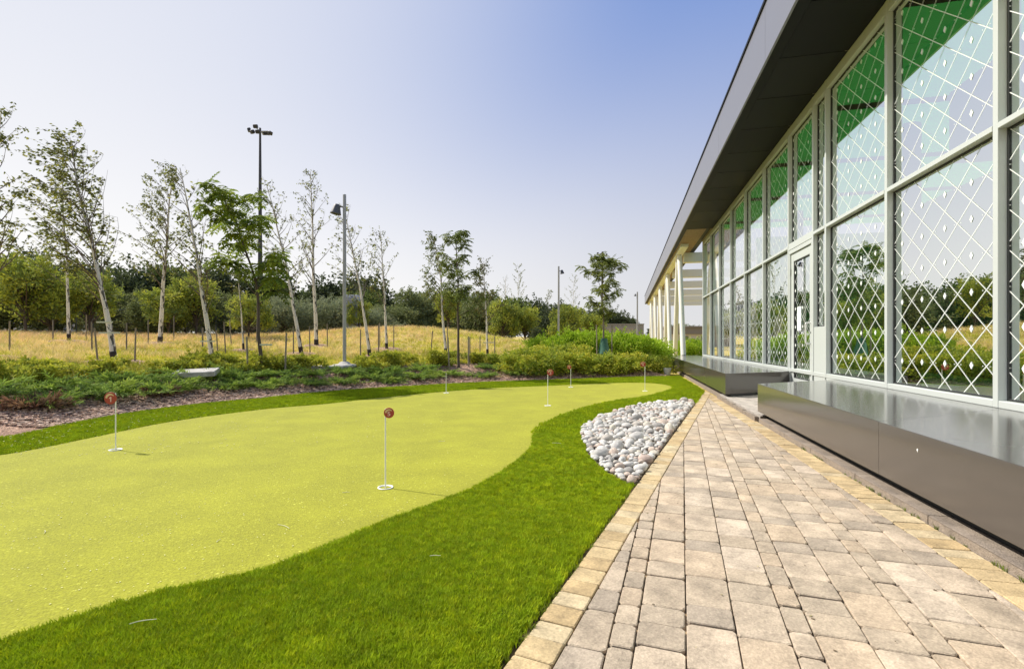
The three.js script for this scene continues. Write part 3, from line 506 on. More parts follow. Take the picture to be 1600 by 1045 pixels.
// leaning pale birches, leaves streaming with the wind
function birch(base, top, o) {
  const t = thing('birch_tree', o.label, 'tree', base, 0, o.group), H = top.y - base.y, rel = top.clone().sub(base), bark = new Buf(), tw = new Buf(), lf = new Buf(), r0 = o.r || 0.012 * H;
  const pal = o.pal || [[0.14, 0.16, 0.04], [0.095, 0.11, 0.032], [0.22, 0.22, 0.05], [0.06, 0.07, 0.025]];
  const pts = []; for (let i = 0; i <= 12; i++) { const u = i / 12; pts.push(V(rel.x * (0.75 * u + 0.25 * u * u) + 0.03 * H * n2(u * 3, base.x) * u, H * u, rel.z * u + 0.03 * H * n2(u * 3, base.x + 9) * u)); }
  pts[0].y = -0.12; bark.tube(pts, pts.map((_, i) => r0 * (1 - 0.9 * i / 12) + 0.002), 8, 0.9);
  const P = (u) => { const f = u * 12, i = Math.min(11, Math.floor(f)); return pts[i].clone().lerp(pts[i + 1], f - i); };
  const wind = V(-1, 0.05, 0.1), nb = o.nb || 34, dens = o.dens || 1;
  for (let b = 0; b < nb; b++) {
    const u = 0.30 + 0.68 * Math.pow((b + R()) / nb, 0.9), s = P(u), az = rr(0, 6.283), L = H * (0.30 * (1 - u) + 0.07) * rr(0.7, 1.2) * (o.spread || 1), dir = V(Math.cos(az) * 0.75, rr(0.7, 1.3), Math.sin(az) * 0.75).normalize();
    const bp = [s]; let d = dir.clone(); for (let k = 1; k <= 5; k++) { d.addScaledVector(wind, 0.10 * (o.wind ?? 1)).addScaledVector(rdir(), 0.12).normalize(); bp.push(bp[k - 1].clone().addScaledVector(d, L / 5)); }
    tw.tube(bp, bp.map((_, k) => Math.max(0.0025, r0 * 0.30 * (1 - u * 0.6) * (1 - k / 5.6))), 4);
    const nt = 4 + Math.floor(L * 3);
    for (let q = 0; q < nt; q++) {
      const v = rr(0.25, 1) * 5, i = Math.min(4, Math.floor(v)), c = bp[i].clone().lerp(bp[i + 1], v - i), e = d.clone().multiplyScalar(0.5).addScaledVector(rdir(), 0.8).addScaledVector(wind, 0.75 * (o.wind ?? 1)).normalize(), tl = rr(0.12, 0.34) * (o.tl || 1);
      const e2 = c.clone().addScaledVector(e, tl); tw.tube([c, c.clone().lerp(e2, 0.5).add(V(0, 0.02, 0)), e2], [0.003, 0.0022, 0.0015], 3);
      const nl = Math.round(rr(3, 8) * dens);
      for (let m = 0; m < nl; m++) { const w = c.clone().lerp(e2, rr(0.15, 1.05)).addScaledVector(rdir(), 0.035); const ld = wind.clone().multiplyScalar(0.9 * (o.wind ?? 1)).addScaledVector(rdir(), 0.75).add(V(0, -0.2, 0)).normalize(); lf.leaf(w, ld, rr(0.06, 0.105) * (o.ls || 1), rr(0.036, 0.058) * (o.ls || 1), tint(pal, 0.3)); }
    }
  }
  if (o.twin) { const q = pts.slice(0, 8).map((p, i) => p.clone().add(V(-0.16 + 0.05 * i * 0.6 - 0.14 * (i / 8), 0, -0.25 * (1 - i / 12)))); bark.tube(q, q.map((_, i) => r0 * 0.8 * (1 - 0.8 * i / 8)), 7, 0.9); for (let b = 0; b < 12; b++) { const s = q[3 + b % 5], L = H * rr(0.16, 0.3), d = V(rr(-0.9, 0.3), 1, rr(-0.6, 0.6)).normalize(), e2 = s.clone().addScaledVector(d, L); tw.tube([s, e2], [0.01, 0.003], 4); for (let m = 0; m < 40 * dens; m++) lf.leaf(s.clone().lerp(e2, rr(0.3, 1)).addScaledVector(rdir(), 0.16), wind.clone().addScaledVector(rdir(), 0.8).normalize(), rr(0.06, 0.105) * (o.ls || 1), rr(0.036, 0.058) * (o.ls || 1), tint(pal, 0.3)); } }
  part('trunk', bark.geo(false), o.dark ? brownBark : birchBark, t); part('branches', tw.geo(false), twigMat, t); part('crown', lf.geo(), LEAF, t);
  if (o.wrap !== false && !o.dark) { const w = new Buf(); const q = [0, 0.25, 0.55, 0.85, 1].map((k) => P(k * 0.3 / H).setY(k * 0.3 - 0.04)); w.tube(q, q.map(() => r0 * 1.12), 8); part('trunk_guard', w.geo(false), std([0.045, 0.035, 0.028], 0.9), t); }
  return t;
}
// young trees with rosettes of compound leaves
function locust(base, top, o) {
  const t = thing(o.name || 'young_locust_tree', o.label, 'tree', base, 0, o.group), rel = top.clone().sub(base), H = rel.y, bark = new Buf(), lf = new Buf(), r0 = o.r || 0.011 * H, pal = o.pal;
  const pts = []; for (let i = 0; i <= 10; i++) { const u = i / 10; pts.push(V(rel.x * u * u + 0.02 * H * n2(u * 4, base.x + 3), H * u, rel.z * u + 0.02 * H * n2(u * 4, base.z))); } pts[0].y = -0.1;
  bark.tube(pts, pts.map((_, i) => r0 * (1 - 0.82 * i / 10)), 7, 1);
  const P = (u) => { const f = u * 10, i = Math.min(9, Math.floor(f)); return pts[i].clone().lerp(pts[i + 1], f - i); };
  const rosette = (c, s, n) => { for (let k = 0; k < n; k++) { const d = rdir(); d.y = d.y * 0.45 + 0.15; d.normalize(); const L = s * rr(0.7, 1.15), col = tint(pal, 0.2); let p = c.clone(), q = d.clone(); const np = 5; for (let m = 1; m <= np; m++) { q.y -= 0.16; q.normalize(); const p2 = p.clone().addScaledVector(q, L / np); const sd = new THREE.Vector3().crossVectors(q, V(0, 1, 0)).normalize(); for (const g of [-1, 1]) { const ld = sd.clone().multiplyScalar(g).addScaledVector(q, 0.55).add(V(0, -0.15, 0)).normalize(); lf.leaf(p2, ld, s * (o.leaf || 0.40), s * 0.19, mix3(col, tint(pal, 0.2), 0.3), rr(-0.4, 0.4)); } p = p2; } lf.leaf(p, q, s * 0.40, s * 0.19, col, rr(-0.4, 0.4)); } };
  const nb = o.nb || 13;
  for (let b = 0; b < nb; b++) {
    const u = o.low + (1 - o.low) * (b + 0.5 * R()) / nb, s = P(Math.min(u, 0.98)), az = b * 2.4 + rr(-0.5, 0.5), L = (o.spread || 0.26) * H * (o.round ? Math.sin(Math.PI * Math.pow((u - o.low) / (1 - o.low) * 0.9 + 0.08, 1.2)) * 0.9 + 0.25 : 1.1 - 0.55 * u) * rr(0.7, 1.2), d = V(Math.cos(az), rr(0.35, 0.9), Math.sin(az)).normalize(), bp = [s]; const dd = d.clone(); for (let k = 1; k <= 4; k++) { dd.addScaledVector(rdir(), 0.18).add(V(0, 0.06, 0)).normalize(); bp.push(bp[k - 1].clone().addScaledVector(dd, L / 4)); }
    bark.tube(bp, bp.map((_, k) => Math.max(0.003, r0 * 0.42 * (1 - u * 0.5) * (1 - k / 5))), 5, 1);
    for (let k = 2; k <= 4; k++) for (let q = 0; q < (o.per || 1); q++) rosette(bp[k].clone().addScaledVector(rdir(), 0.1 * L), o.size * rr(0.75, 1.15), o.fronds || 8);
  }
  rosette(pts[10], o.size, 9);
  part('trunk', bark.geo(false), o.bark || brownBark, t); part('crown', lf.geo(), LEAF, t); return t;
}
// bushy crown of leaf clumps on several limbs; used for shrubs, hedges and the wood behind
function bush(name, o) {
  const t = new THREE.Group(); t.name = name; const bark = new Buf(), lf = new Buf();
  const lobes = []; for (let i = 0; i < o.lobes; i++) { const a = rr(0, 6.283), r = Math.sqrt(R()) * 0.62, y = o.base + (1 - o.base) * rr(0.15, 0.85); lobes.push([V(Math.cos(a) * r * o.w * (1.15 - 0.45 * y), y * o.h, Math.sin(a) * r * o.w * (1.15 - 0.45 * y)), rr(0.22, 0.40) * Math.min(o.w, o.h) * (o.lobeSize || 1)]); }
  if (o.trunk) { const tp = [V(0, -0.15, 0), V(0.02 * o.h, o.h * 0.3, 0.01), V(-0.02 * o.h, o.h * 0.62, 0)]; bark.tube(tp, [o.trunk, o.trunk * 0.75, o.trunk * 0.4], 7); }
  for (const [c, r] of lobes) { const s = V(o.trunk ? 0 : c.x * 0.25, o.trunk ? c.y * 0.45 : -0.05, o.trunk ? 0 : c.z * 0.25); bark.tube([s, s.clone().lerp(c, 0.5).add(V(0, 0.03 * o.h, 0)), c], [o.limb, o.limb * 0.7, o.limb * 0.3], 4); }
  for (const [c, r] of lobes) {
    const base = tint(o.pal, 0.12), n = Math.round(o.n / o.lobes);
    for (let k = 0; k < n; k++) {
      const d = rdir(), q = r * Math.pow(R(), 0.38) * (1 + 0.35 * n2(d.x * 2 + c.x * 3, d.y * 2 + c.z * 3, d.z * 2)); const p = c.clone().add(V(d.x * q * (o.flat || 1), d.y * q * 0.85, d.z * q * (o.flat || 1))); if (p.y < 0.01) continue;
      const ld = d.clone().multiplyScalar(0.7).addScaledVector(rdir(), 0.8).add(V(0, o.up ?? 0.25, 0)).normalize();
      lf.leaf(p, ld, o.leaf * rr(0.7, 1.25), o.leaf * (o.ratio || 0.55) * rr(0.8, 1.2), mix3(base, tint(o.pal, 0.25), 0.55));
    }
  }
  for (let q = 0; q < (o.shoots ?? Math.round(o.lobes * 1.3)); q++) {   // loose sprays that break the outline
    const [c, r] = lobes[q % lobes.length], d = rdir(); d.y = Math.abs(d.y) * 0.9 + 0.25; d.normalize(); const L = r * rr(1.1, 2.0), e = c.clone().addScaledVector(d, L), col = tint(o.pal, 0.15);
    bark.tube([c, e], [o.limb * 0.3, o.limb * 0.1], 3);
    const n = Math.round(rr(12, 24)); for (let k = 0; k < n; k++) lf.leaf(c.clone().lerp(e, rr(0.45, 1.03)).addScaledVector(rdir(), o.leaf * 0.5), d.clone().multiplyScalar(0.7).addScaledVector(rdir(), 0.8).normalize(), o.leaf * rr(0.7, 1.2), o.leaf * (o.ratio || 0.55) * rr(0.8, 1.2), mix3(col, tint(o.pal, 0.25), 0.5));
  }
  part(o.trunk ? 'trunk' : 'stems', bark.geo(false), brownBark, t); part(o.trunk ? 'crown' : 'foliage', lf.geo(), o.mat || LEAF, t);
  t.userData.kindName = name; return t;
}
function plant(protos, i, pos, turn, scale, label, category, group) { const c = dup(protos[i % protos.length], pos, turn, scale, label, group); c.userData.category = category; delete c.userData.kindName; c.userData = { label, category, group }; return c; }
function stake(px, pyBase, pyTop, mat, lean = 0, at0 = null) {
  const b = at0 || onGround(px, pyBase), z = -b.z, h = Math.max(0.5, (pyBase - pyTop) / F * z), g = new THREE.CylinderGeometry(0.018, 0.022, h + 0.15, 7); g.translate(0, (h + 0.15) / 2 - 0.15, 0);
  const m = single('tree_stake', g, mat || stakeMat, 'thin weathered wooden stake driven in beside a young tree', 'stake', 'wooden stakes around the young trees'); m.position.copy(b); m.rotation.z = lean; m.rotation.y = rr(0, 3); return m;
}
function tie(b, y, x0, x1, zr) { const g = new THREE.BoxGeometry(Math.abs(x1 - x0), 0.035, 0.012); const m = single('tree_tie', g, strapMat, 'pale strap tied between a birch trunk and its stake', 'strap', 'straps on the staked birches'); m.position.set(b.x + (x0 + x1) / 2, b.y + y, b.z + zr); return m; }

// ------------------------------------------------------------------ birches and young trees
function mulch(base, r) {
  const n = 28, pos = [], uv = [], idx = []; for (let k = 0; k <= 3; k++) for (let i = 0; i < n; i++) { const a = 6.283 * i / n, q = r * k / 3 * (1 + 0.15 * n2(Math.cos(a) * 2 + base.x, Math.sin(a) * 2)), x = base.x + q * Math.cos(a), z = -base.z + q * Math.sin(a); pos.push(x, ground(x, z) + (k === 3 ? -0.01 : 0.05) * 1, -z); uv.push(x, z); }
  for (let k = 0; k < 3; k++) for (let i = 0; i < n; i++) { const a = k * n + i, b = k * n + (i + 1) % n; idx.push(a, b, a + n, b, b + n, a + n); }
  const g = new THREE.BufferGeometry(); g.setAttribute('position', new THREE.Float32BufferAttribute(pos, 3)); g.setAttribute('uv', new THREE.Float32BufferAttribute(uv, 2)); g.setIndex(idx); g.computeVertexNormals();
  structure('mulch_ring', g, mulchMat, 'round patch of wood mulch at the foot of a young tree'); rings.push([base.x, -base.z, r]);
}
const rings = [];
const mulchTex = tex(512, (u, v) => { const a = tileNoise(u, v, 36, 101, 3), b = tileNoise(u, v, 8, 103, 3); return [0.66 + 0.25 * a + 0.06 * b, 0.53 + 0.23 * a + 0.05 * b, 0.44 + 0.21 * a + 0.05 * b]; }, true, 1 / 0.8);
const mulchBump = tex(512, (u, v) => 0.5 + 0.6 * tileNoise(u, v, 34, 101, 3), false, 1 / 0.8);
const mulchMat = new THREE.MeshStandardMaterial({ map: mulchTex, bumpMap: mulchBump, bumpScale: 0.03, roughness: 1 });
const bg = 'young birches on the meadow';
function birchAt(px, py, tx, ty, o, ring = 0.5) { const b = onGround(px, py), z = -b.z, tp = at(tx, ty, z - (o.toward || 0)); reseed(Math.round(px * 7 + py)); const t = birch(b, tp, o); if (ring) mulch(b, ring); return b; }
{
  birchAt(178, 566, 108, 222, { twin: true, nb: 60, dens: 1.2, spread: 1.35, wind: 1.35, tl: 1.3, group: null, r: 0.062, label: 'tall twin stemmed birch leaning left with thick wind blown crown' }, 0.75);
  birchAt(107, 534, 96, 268, { nb: 26, dens: 0.7, label: 'slender birch between the twin stemmed birch and olive thickets', r: 0.05 }, 0.6);
  birchAt(249, 537, 268, 268, { nb: 46, dens: 1.1, wind: 0.8, spread: 1.25, label: 'upright birch with full brownish crown and white trunk' }, 0.6);
  birchAt(332, 571, 282, 262, { nb: 26, dens: 0.55, wind: 0.9, r: 0.062, label: 'birch with flaking bark and forked bare stems beside the locust', twin: true }, 0.5);
  birchAt(380, 548, 372, 420, { nb: 14, dens: 0.6, label: 'short thin birch hidden behind the wind tossed locust', wrap: true }, 0.5);
  birchAt(471, 554, 418, 290, { nb: 30, dens: 0.5, wind: 0.5, label: 'sparse leaning birch beside an upright sparse birch' }, 0.6);
  birchAt(494, 541, 486, 268, { nb: 34, dens: 0.6, wind: 0.4, spread: 0.9, label: 'upright sparse birch with bare lower twigs left of the lamp post' }, 0.6);
  birchAt(578, 558, 540, 330, { nb: 30, dens: 0.5, wind: 0.8, label: 'thin leaning birch just right of the tall lamp post' }, 0.5);
  birchAt(604, 547, 596, 362, { nb: 26, dens: 0.6, wind: 0.4, label: 'straight white birch with dark guard on the tawny mound' }, 0.7);
  birchAt(697, 556, 680, 370, { nb: 38, dens: 1.3, wind: 0.2, spread: 1.0, pal: [[0.10, 0.13, 0.035], [0.075, 0.10, 0.03], [0.15, 0.15, 0.04]], label: 'leafy green birch close behind a dark stemmed locust' }, 0.7);
  birchAt(762, 557, 755, 412, { nb: 28, dens: 1.1, wind: 0.2, label: 'small birch on the mound slope beside the flowering shrubs', pal: [[0.10, 0.10, 0.045], [0.075, 0.09, 0.03], [0.13, 0.12, 0.04]] }, 0.6);
  birchAt(787, 520, 790, 434, { nb: 22, dens: 1.2, wind: 0.1, label: 'bushy yellow green birch on the crest of the mound', pal: [[0.15, 0.16, 0.035], [0.10, 0.12, 0.03]] }, 0.5);
  birchAt(-16, 560, 4, 178, { nb: 40, dens: 1.1, wind: 0.6, label: 'tall birch cut by the meadow edge with hanging leaves' }, 0.6);
  for (const [px, py, tx, ty, lab] of [[811, 517, 809, 412, 'slim pale birch with bare trunk on the far meadow'], [855, 522, 858, 455, 'little bushy birch in front of the dark wood'], [893, 520, 898, 430, 'nearly bare wispy birch right of the short lamp post']]) birchAt(px, py, tx, ty, { nb: 24, dens: ty > 450 ? 2.2 : px > 880 ? 0.7 : 1.6, ls: 1.7, wind: 0.1, spread: 1.0, label: lab, r: 0.06 }, 0);
  reseed(55);
  let b = onGround(411, 582); locust(b, at(352, 300, -b.z), { label: 'wind tossed young locust with bright green compound leaf clusters', low: 0.36, nb: 15, size: 0.31, fronds: 9, spread: 0.30, pal: [[0.16, 0.21, 0.025], [0.10, 0.14, 0.022], [0.22, 0.26, 0.03], [0.07, 0.095, 0.02]] }); mulch(b, 0.5);
  reseed(58); b = onGround(717, 578); locust(b, at(712, 368, -b.z), { label: 'upright dark stemmed locust with feathery green leaves by the shrubs', low: 0.38, nb: 17, size: 0.21, fronds: 8, spread: 0.23, pal: [[0.11, 0.14, 0.03], [0.075, 0.10, 0.025], [0.15, 0.17, 0.035]] }); mulch(b, 0.5);
  reseed(61); { const z = 16.2, x = (944 - CX) / F * z; b = onG(x, z); locust(b, at(941, 405, z), { name: 'young_maple_tree', label: 'young round headed tree rising out of the clipped hedge', round: true, low: 0.42, nb: 20, size: 0.23, fronds: 8, spread: 0.24, bark: greyBark, leaf: 0.46, pal: [[0.09, 0.115, 0.03], [0.13, 0.15, 0.035], [0.17, 0.19, 0.04]] });
    const bag = new THREE.CylinderGeometry(0.1, 0.19, 0.5, 12, 3); { const p = bag.attributes.position; for (let i = 0; i < p.count; i++) { const k = 1 + 0.16 * n2(p.getX(i) * 9, p.getY(i) * 7, p.getZ(i) * 9); p.setX(i, p.getX(i) * k); p.setZ(i, p.getZ(i) * k); } bag.computeVertexNormals(); }
    const m = single('watering_bag', bag, std([0.03, 0.12, 0.075], 0.6), 'dark green watering bag around the trunk in the hedge', 'bag'); m.position.set(b.x, b.y + 0.55, b.z); 
    stake(0, 560, 500, stakeMat, 0.02, V(b.x - 0.22, b.y, b.z)); stake(0, 560, 500, stakeMat, -0.02, V(b.x + 0.24, b.y, b.z)); }
  reseed(71);
  for (const [px, a, t, l, g] of [[14, 552, 502, 0, 0], [134, 533, 492, 0, 0], [82, 534, 500, 0, 1], [143, 553, 503, 0.05, 1], [152, 568, 513, 0.1, 0], [197, 550, 505, 0, 1], [210, 567, 512, -0.02, 0], [271, 533, 494, 0, 1], [231, 540, 500, 0, 1], [286, 525, 488, 0, 0], [299, 526, 505, 0, 0], [316, 569, 512, 0, 1], [340, 560, 517, 0.1, 0], [352, 553, 503, 0.1, 1], [361, 540, 498, -0.15, 0], [387, 586, 527, 0.07, 0], [400, 538, 496, 0.05, 1], [445, 585, 520, -0.05, 0], [458, 555, 510, 0.02, 1], [484, 553, 510, 0.05, 1], [511, 545, 505, 0, 1], [563, 560, 515, 0, 1], [591, 556, 507, 0, 1], [593, 545, 505, 0, 0], [615, 546, 508, 0, 0], [673, 552, 517, -0.08, 1], [702, 580, 529, 0.06, 0], [732, 577, 527, -0.02, 0], [734, 570, 527, 0, 0], [750, 553, 525, 0, 1], [773, 558, 525, 0, 1], [699, 545, 510, 0, 0], [805, 515, 495, 0, 0], [815, 515, 495, 0, 0]]) stake(px, a, t, g ? stakeGrey : stakeMat, l);
  let q = onGround(178, 566); tie(q, 0.72, -0.3, 0.22, 0.1); tie(q, 0.98, -0.4, 0.0, 0.05); q = onGround(332, 571); tie(q, 0.6, -0.25, 0.12, 0.1); q = onGround(411, 582); tie(q, 0.6, -0.05, 0.22, 0.06); q = onGround(762, 557); tie(q, 0.5, -0.15, 0.25, 0.06);
}
// ------------------------------------------------------------------ planting bed
const G2 = (d, f) => farEdge[Math.max(0, Math.min(farEdge.length - 1, Math.round(f)))];
function bedPoint(s, d) {                                      // s along the far turf edge 0..1, d metres outward
  const f = s * (farEdge.length - 2), i = Math.floor(f), a = farEdge[i], b = farEdge[i + 1], t = f - i, x = a[0] + (b[0] - a[0]) * t, z = a[1] + (b[1] - a[1]) * t, dx = b[0] - a[0], dz = b[1] - a[1], l = Math.hypot(dx, dz); let nx = -dz / l, nz = dx / l; return [x + nx * d, z + nz * d];
}
{
  // mulch sheet following the slope, with loose chips on it
  const pos = [], uv = [], idx = [], ns = 150, nd = 10, wid = 3.0;
  for (let i = 0; i <= ns; i++) for (let k = 0; k <= nd; k++) { const d = -0.02 + wid * k / nd * (0.8 + 0.2 * n2(i * 0.2, 3)), [x, z] = bedPoint(0.3 + 0.7 * i / ns, d); pos.push(x, ground(x, z) + 0.018 + 0.03 * n2(x * 2, z * 2) * sstep(d, 0.1, 0.6), -z); uv.push(x, z); }
  for (let i = 0; i < ns; i++) for (let k = 0; k < nd; k++) { const a = i * (nd + 1) + k, b = a + nd + 1; idx.push(a, a + 1, b, a + 1, b + 1, b); }
  const g = new THREE.BufferGeometry(); g.setAttribute('position', new THREE.Float32BufferAttribute(pos, 3)); g.setAttribute('uv', new THREE.Float32BufferAttribute(uv, 2)); g.setIndex(idx); g.computeVertexNormals();
  structure('mulch_bed', g, mulchMat, 'sloping planting bed covered in brown wood mulch');
  reseed(808); const chips = [], cg = new THREE.BoxGeometry(0.05, 0.008, 0.016);
  for (let i = 0; i < 16000; i++) { const s = rr(0.36, 1), d = Math.pow(R(), 1.4) * 2.3, [x, z] = bedPoint(s, d); if (z < 3) continue; const k = rr(0.6, 1.3), c = R(); chips.push([x, ground(x, z) + 0.026 + rr(0, 0.02), z, [rr(0.6, 1.5), 1, rr(0.7, 1.4)], rr(0, 6.28), c < 0.55 ? lin(0.48 * k, 0.33 * k, 0.235 * k) : c < 0.85 ? lin(0.66 * k, 0.50 * k, 0.38 * k) : lin(0.10 * k, 0.06 * k, 0.045 * k)]); }
  instanced('mulch_chips', cg, std([1, 1, 1], 0.95), chips, 'loose brown wood chips over the planting bed', 'mulch');
  for (const [x, z, r] of rings) { const list = []; }
}
// spreading junipers
function juniper(name, w, pal, n) {
  const t = new THREE.Group(); t.name = name; const lf = new Buf(), st = new Buf();
  for (let i = 0; i < n; i++) {
    const a = rr(0, 6.283), L = w * rr(0.35, 1), up = rr(0.12, 0.55), col = tint(pal, 0.18); let p = V(rr(-0.3, 0.3) * w, 0.03, rr(-0.3, 0.3) * w), d = V(Math.cos(a), up, Math.sin(a)).normalize();
    const pts = [p.clone()];
    for (let k = 0; k < 7; k++) { d.y -= 0.03; d.addScaledVector(rdir(), 0.14).normalize(); const q = p.clone().addScaledVector(d, L / 7); if (q.y < 0.03) q.y = 0.03; pts.push(q);
      if (k > 0) for (let m = 0; m < 7; m++) { const o = p.clone().lerp(q, R()), e = d.clone().multiplyScalar(0.7).addScaledVector(rdir(), 0.55).add(V(0, 0.22, 0)).normalize(); lf.leaf(o, e, rr(0.07, 0.14), rr(0.013, 0.024), mix3(col, tint(pal, 0.25), 0.4)); }
      p = q; }
    st.tube(pts, pts.map((_, k) => 0.006 * (1 - k / 9)), 3);
  }
  part('stems', st.geo(false), brownBark, t); part('foliage', lf.geo(), LEAFD, t); return t;
}
{
  reseed(501);
  const jp = [[0.15, 0.22, 0.045], [0.19, 0.26, 0.045], [0.25, 0.31, 0.055], [0.10, 0.15, 0.04]], dry = [[0.16, 0.085, 0.055], [0.21, 0.13, 0.07], [0.12, 0.09, 0.05]];
  const js = [juniper('juniper_shrub', 0.62, jp, 60), juniper('juniper_shrub', 0.6, jp, 62), juniper('juniper_shrub', 0.66, jp, 54)];
  const dj = juniper('withered_juniper', 0.4, dry, 30);
  const lowPal = [[0.33, 0.34, 0.04], [0.26, 0.28, 0.035], [0.16, 0.19, 0.03], [0.40, 0.37, 0.06]];
  const low = [0, 1, 2].map(() => bush('low_leafy_shrub', { lobes: 11, w: 0.6, h: 0.38, base: 0.0, n: 1300, leaf: 0.075, ratio: 0.6, limb: 0.008, pal: lowPal, flat: 1.25, up: 0.5 }));
  const grp = 'junipers along the planting bed', lg = 'low leafy shrubs behind the junipers';
  // junipers placed by where they sit in the bed
  let k = 0;
  for (const [s, d, sc] of [[0.395, 1.5, 1.0], [0.42, 0.95, 0.9], [0.44, 1.55, 1.1], [0.465, 1.05, 1.15], [0.49, 1.6, 1.0], [0.505, 1.0, 1.05], [0.53, 1.55, 1.0], [0.55, 0.95, 0.85], [0.565, 1.5, 1.0], [0.59, 0.85, 0.8], [0.60, 1.45, 1.05], [0.625, 0.95, 0.85], [0.64, 1.5, 0.95], [0.665, 0.75, 0.75], [0.675, 1.35, 1.0], [0.70, 0.75, 0.8], [0.715, 1.35, 1.0], [0.735, 0.9, 0.9], [0.755, 0.6, 0.75], [0.76, 1.2, 1.0], [0.785, 0.85, 1.0], [0.81, 0.95, 1.0], [0.835, 0.75, 0.9], [0.86, 0.85, 0.95], [0.80, 1.5, 0.9], [0.845, 1.4, 0.9]]) {
    const [x, z] = bedPoint(s, d); plant(js, k++, onG(x, z), rr(0, 6.28), [sc * rr(0.95, 1.1), sc * rr(0.5, 0.8), sc], 'low spreading dark green juniper on the mulch bed', 'juniper', grp);
  }
  for (const [px, py, sc, lab] of [[58, 645, 1.0, 'rusty brown withered juniper by the turf edge near flag with white slash'], [245, 622, 0.8, 'withered brown juniper clump at the foot of the green junipers']]) { const b = onGround(px, py); plant([dj], 0, b, rr(0, 6), sc, lab, 'juniper', null); }
  k = 0;
  for (const [s, d, sc] of [[0.375, 2.1, 1.0], [0.392, 1.95, 0.9], [0.41, 2.0, 0.85], [0.428, 2.1, 0.95], [0.446, 1.95, 0.85], [0.47, 2.1, 0.9], [0.495, 2.0, 0.85], [0.52, 1.95, 0.9], [0.54, 2.0, 0.9], [0.575, 2.0, 1.0], [0.585, 2.4, 1.0], [0.61, 2.6, 1.0], [0.655, 2.0, 0.95], [0.68, 2.4, 1.0], [0.745, 1.7, 0.9], [0.81, 1.9, 1.0], [0.83, 2.3, 1.0], [0.855, 1.9, 0.9], [0.385, 2.5, 0.9], [0.40, 2.75, 1.1], [0.415, 2.25, 0.9], [0.43, 2.75, 1.15], [0.45, 2.3, 0.95], [0.465, 2.65, 0.9], [0.485, 2.3, 0.8], [0.505, 2.5, 0.8], [0.525, 2.25, 0.75], [0.55, 2.45, 0.85], [0.60, 2.3, 1.0], [0.62, 2.0, 0.9], [0.645, 2.3, 1.1], [0.67, 2.1, 1.0], [0.69, 2.0, 0.9], [0.755, 1.9, 0.9], [0.775, 2.0, 1.0], [0.795, 2.2, 0.95], [0.82, 1.9, 1.0], [0.84, 2.1, 0.9]]) {
    const [x, z] = bedPoint(s, d); plant(low, k++, onG(x, z), rr(0, 6.28), [sc, sc * rr(0.75, 1.1), sc], 'low leafy yellow green shrub between junipers and meadow', 'shrub', lg);
  }
  // flowering hedge along the far end of the green, taller clipped hedge behind it
  const fp = [[0.22, 0.27, 0.03], [0.29, 0.32, 0.035], [0.15, 0.19, 0.03], [0.42, 0.38, 0.05], [0.19, 0.24, 0.03], [0.30, 0.31, 0.035]], hp = [[0.23, 0.32, 0.02], [0.17, 0.25, 0.02], [0.30, 0.38, 0.03]];
  const fs = [0, 1, 2].map(() => bush('flowering_shrub', { lobes: 16, w: 0.72, h: 0.85, base: 0.0, n: 2300, leaf: 0.085, ratio: 0.55, limb: 0.01, pal: fp, flat: 1.1, up: 0.4 }));
  const hs = [0, 1, 2].map(() => bush('hedge_shrub', { lobes: 18, w: 0.85, h: 1.0, base: 0.0, n: 3000, leaf: 0.085, ratio: 0.55, limb: 0.012, pal: hp, flat: 1.1, up: 0.5 }));
  k = 0;
  for (const [px, z, sc] of [[768, 14.6, 0.55], [798, 14.1, 0.75], [826, 14.0, 0.85], [855, 14.1, 1.0], [884, 14.3, 1.0], [910, 14.5, 1.0], [935, 14.7, 0.95], [960, 14.9, 0.95], [985, 15.1, 0.95], [1008, 15.4, 0.9], [1028, 15.8, 0.95], [842, 15.0, 1.0], [872, 15.2, 1.0], [812, 15.0, 0.85], [902, 15.4, 0.9]]) { const x = (px - CX) / F * z; plant(fs, k++, onG(x, z), rr(0, 6.28), [sc, sc * rr(0.66, 0.82), sc], 'rounded shrub of yellow green leaves edging the far end of the green', 'shrub', 'shrubs along the far end of the green'); }
  for (const [px, z, sc] of [[832, 17.6, 0.75], [858, 17.2, 0.9], [884, 17.1, 1.0], [910, 17.2, 1.05], [937, 17.5, 1.05], [965, 17.6, 1.1], [990, 17.9, 1.1], [1014, 18.3, 1.1], [1030, 19.4, 1.05], [900, 18.3, 1.0], [950, 18.6, 1.05], [985, 19.2, 1.1], [1010, 20.2, 1.1]]) { const x = (px - CX) / F * z; plant(hs, k++, onG(x, z), rr(0, 6.28), [sc, sc * rr(0.9, 1.02), sc], 'dense bright green shrub of the clipped hedge beside the columns', 'shrub', 'shrubs of the clipped hedge'); }
  const cone = bush('dark_conifer', { lobes: 22, w: 0.6, h: 1.5, base: 0.0, n: 2600, leaf: 0.08, ratio: 0.3, limb: 0.01, trunk: 0.03, pal: [[0.045, 0.06, 0.025], [0.06, 0.075, 0.03]], lobeSize: 0.8 });
  { const z = 22, x = (838 - CX) / F * z; plant([cone], 0, onG(x, z), 0, [0.9, 0.85, 0.9], 'small dark conifer at the end of the clipped hedge', 'conifer', null); }
  for (const [a, lab] of [[2.75, 'bright green shrub beyond the ledge end next to the glass corner'], [3.4, 'bright green shrub under the beams close to the glass corner']]) { const z = 22.5 + a; plant(hs, k++, V(a + 0.25 + SL * z, -0.03, -z), 1, 1.15, lab, 'shrub', null); }
}
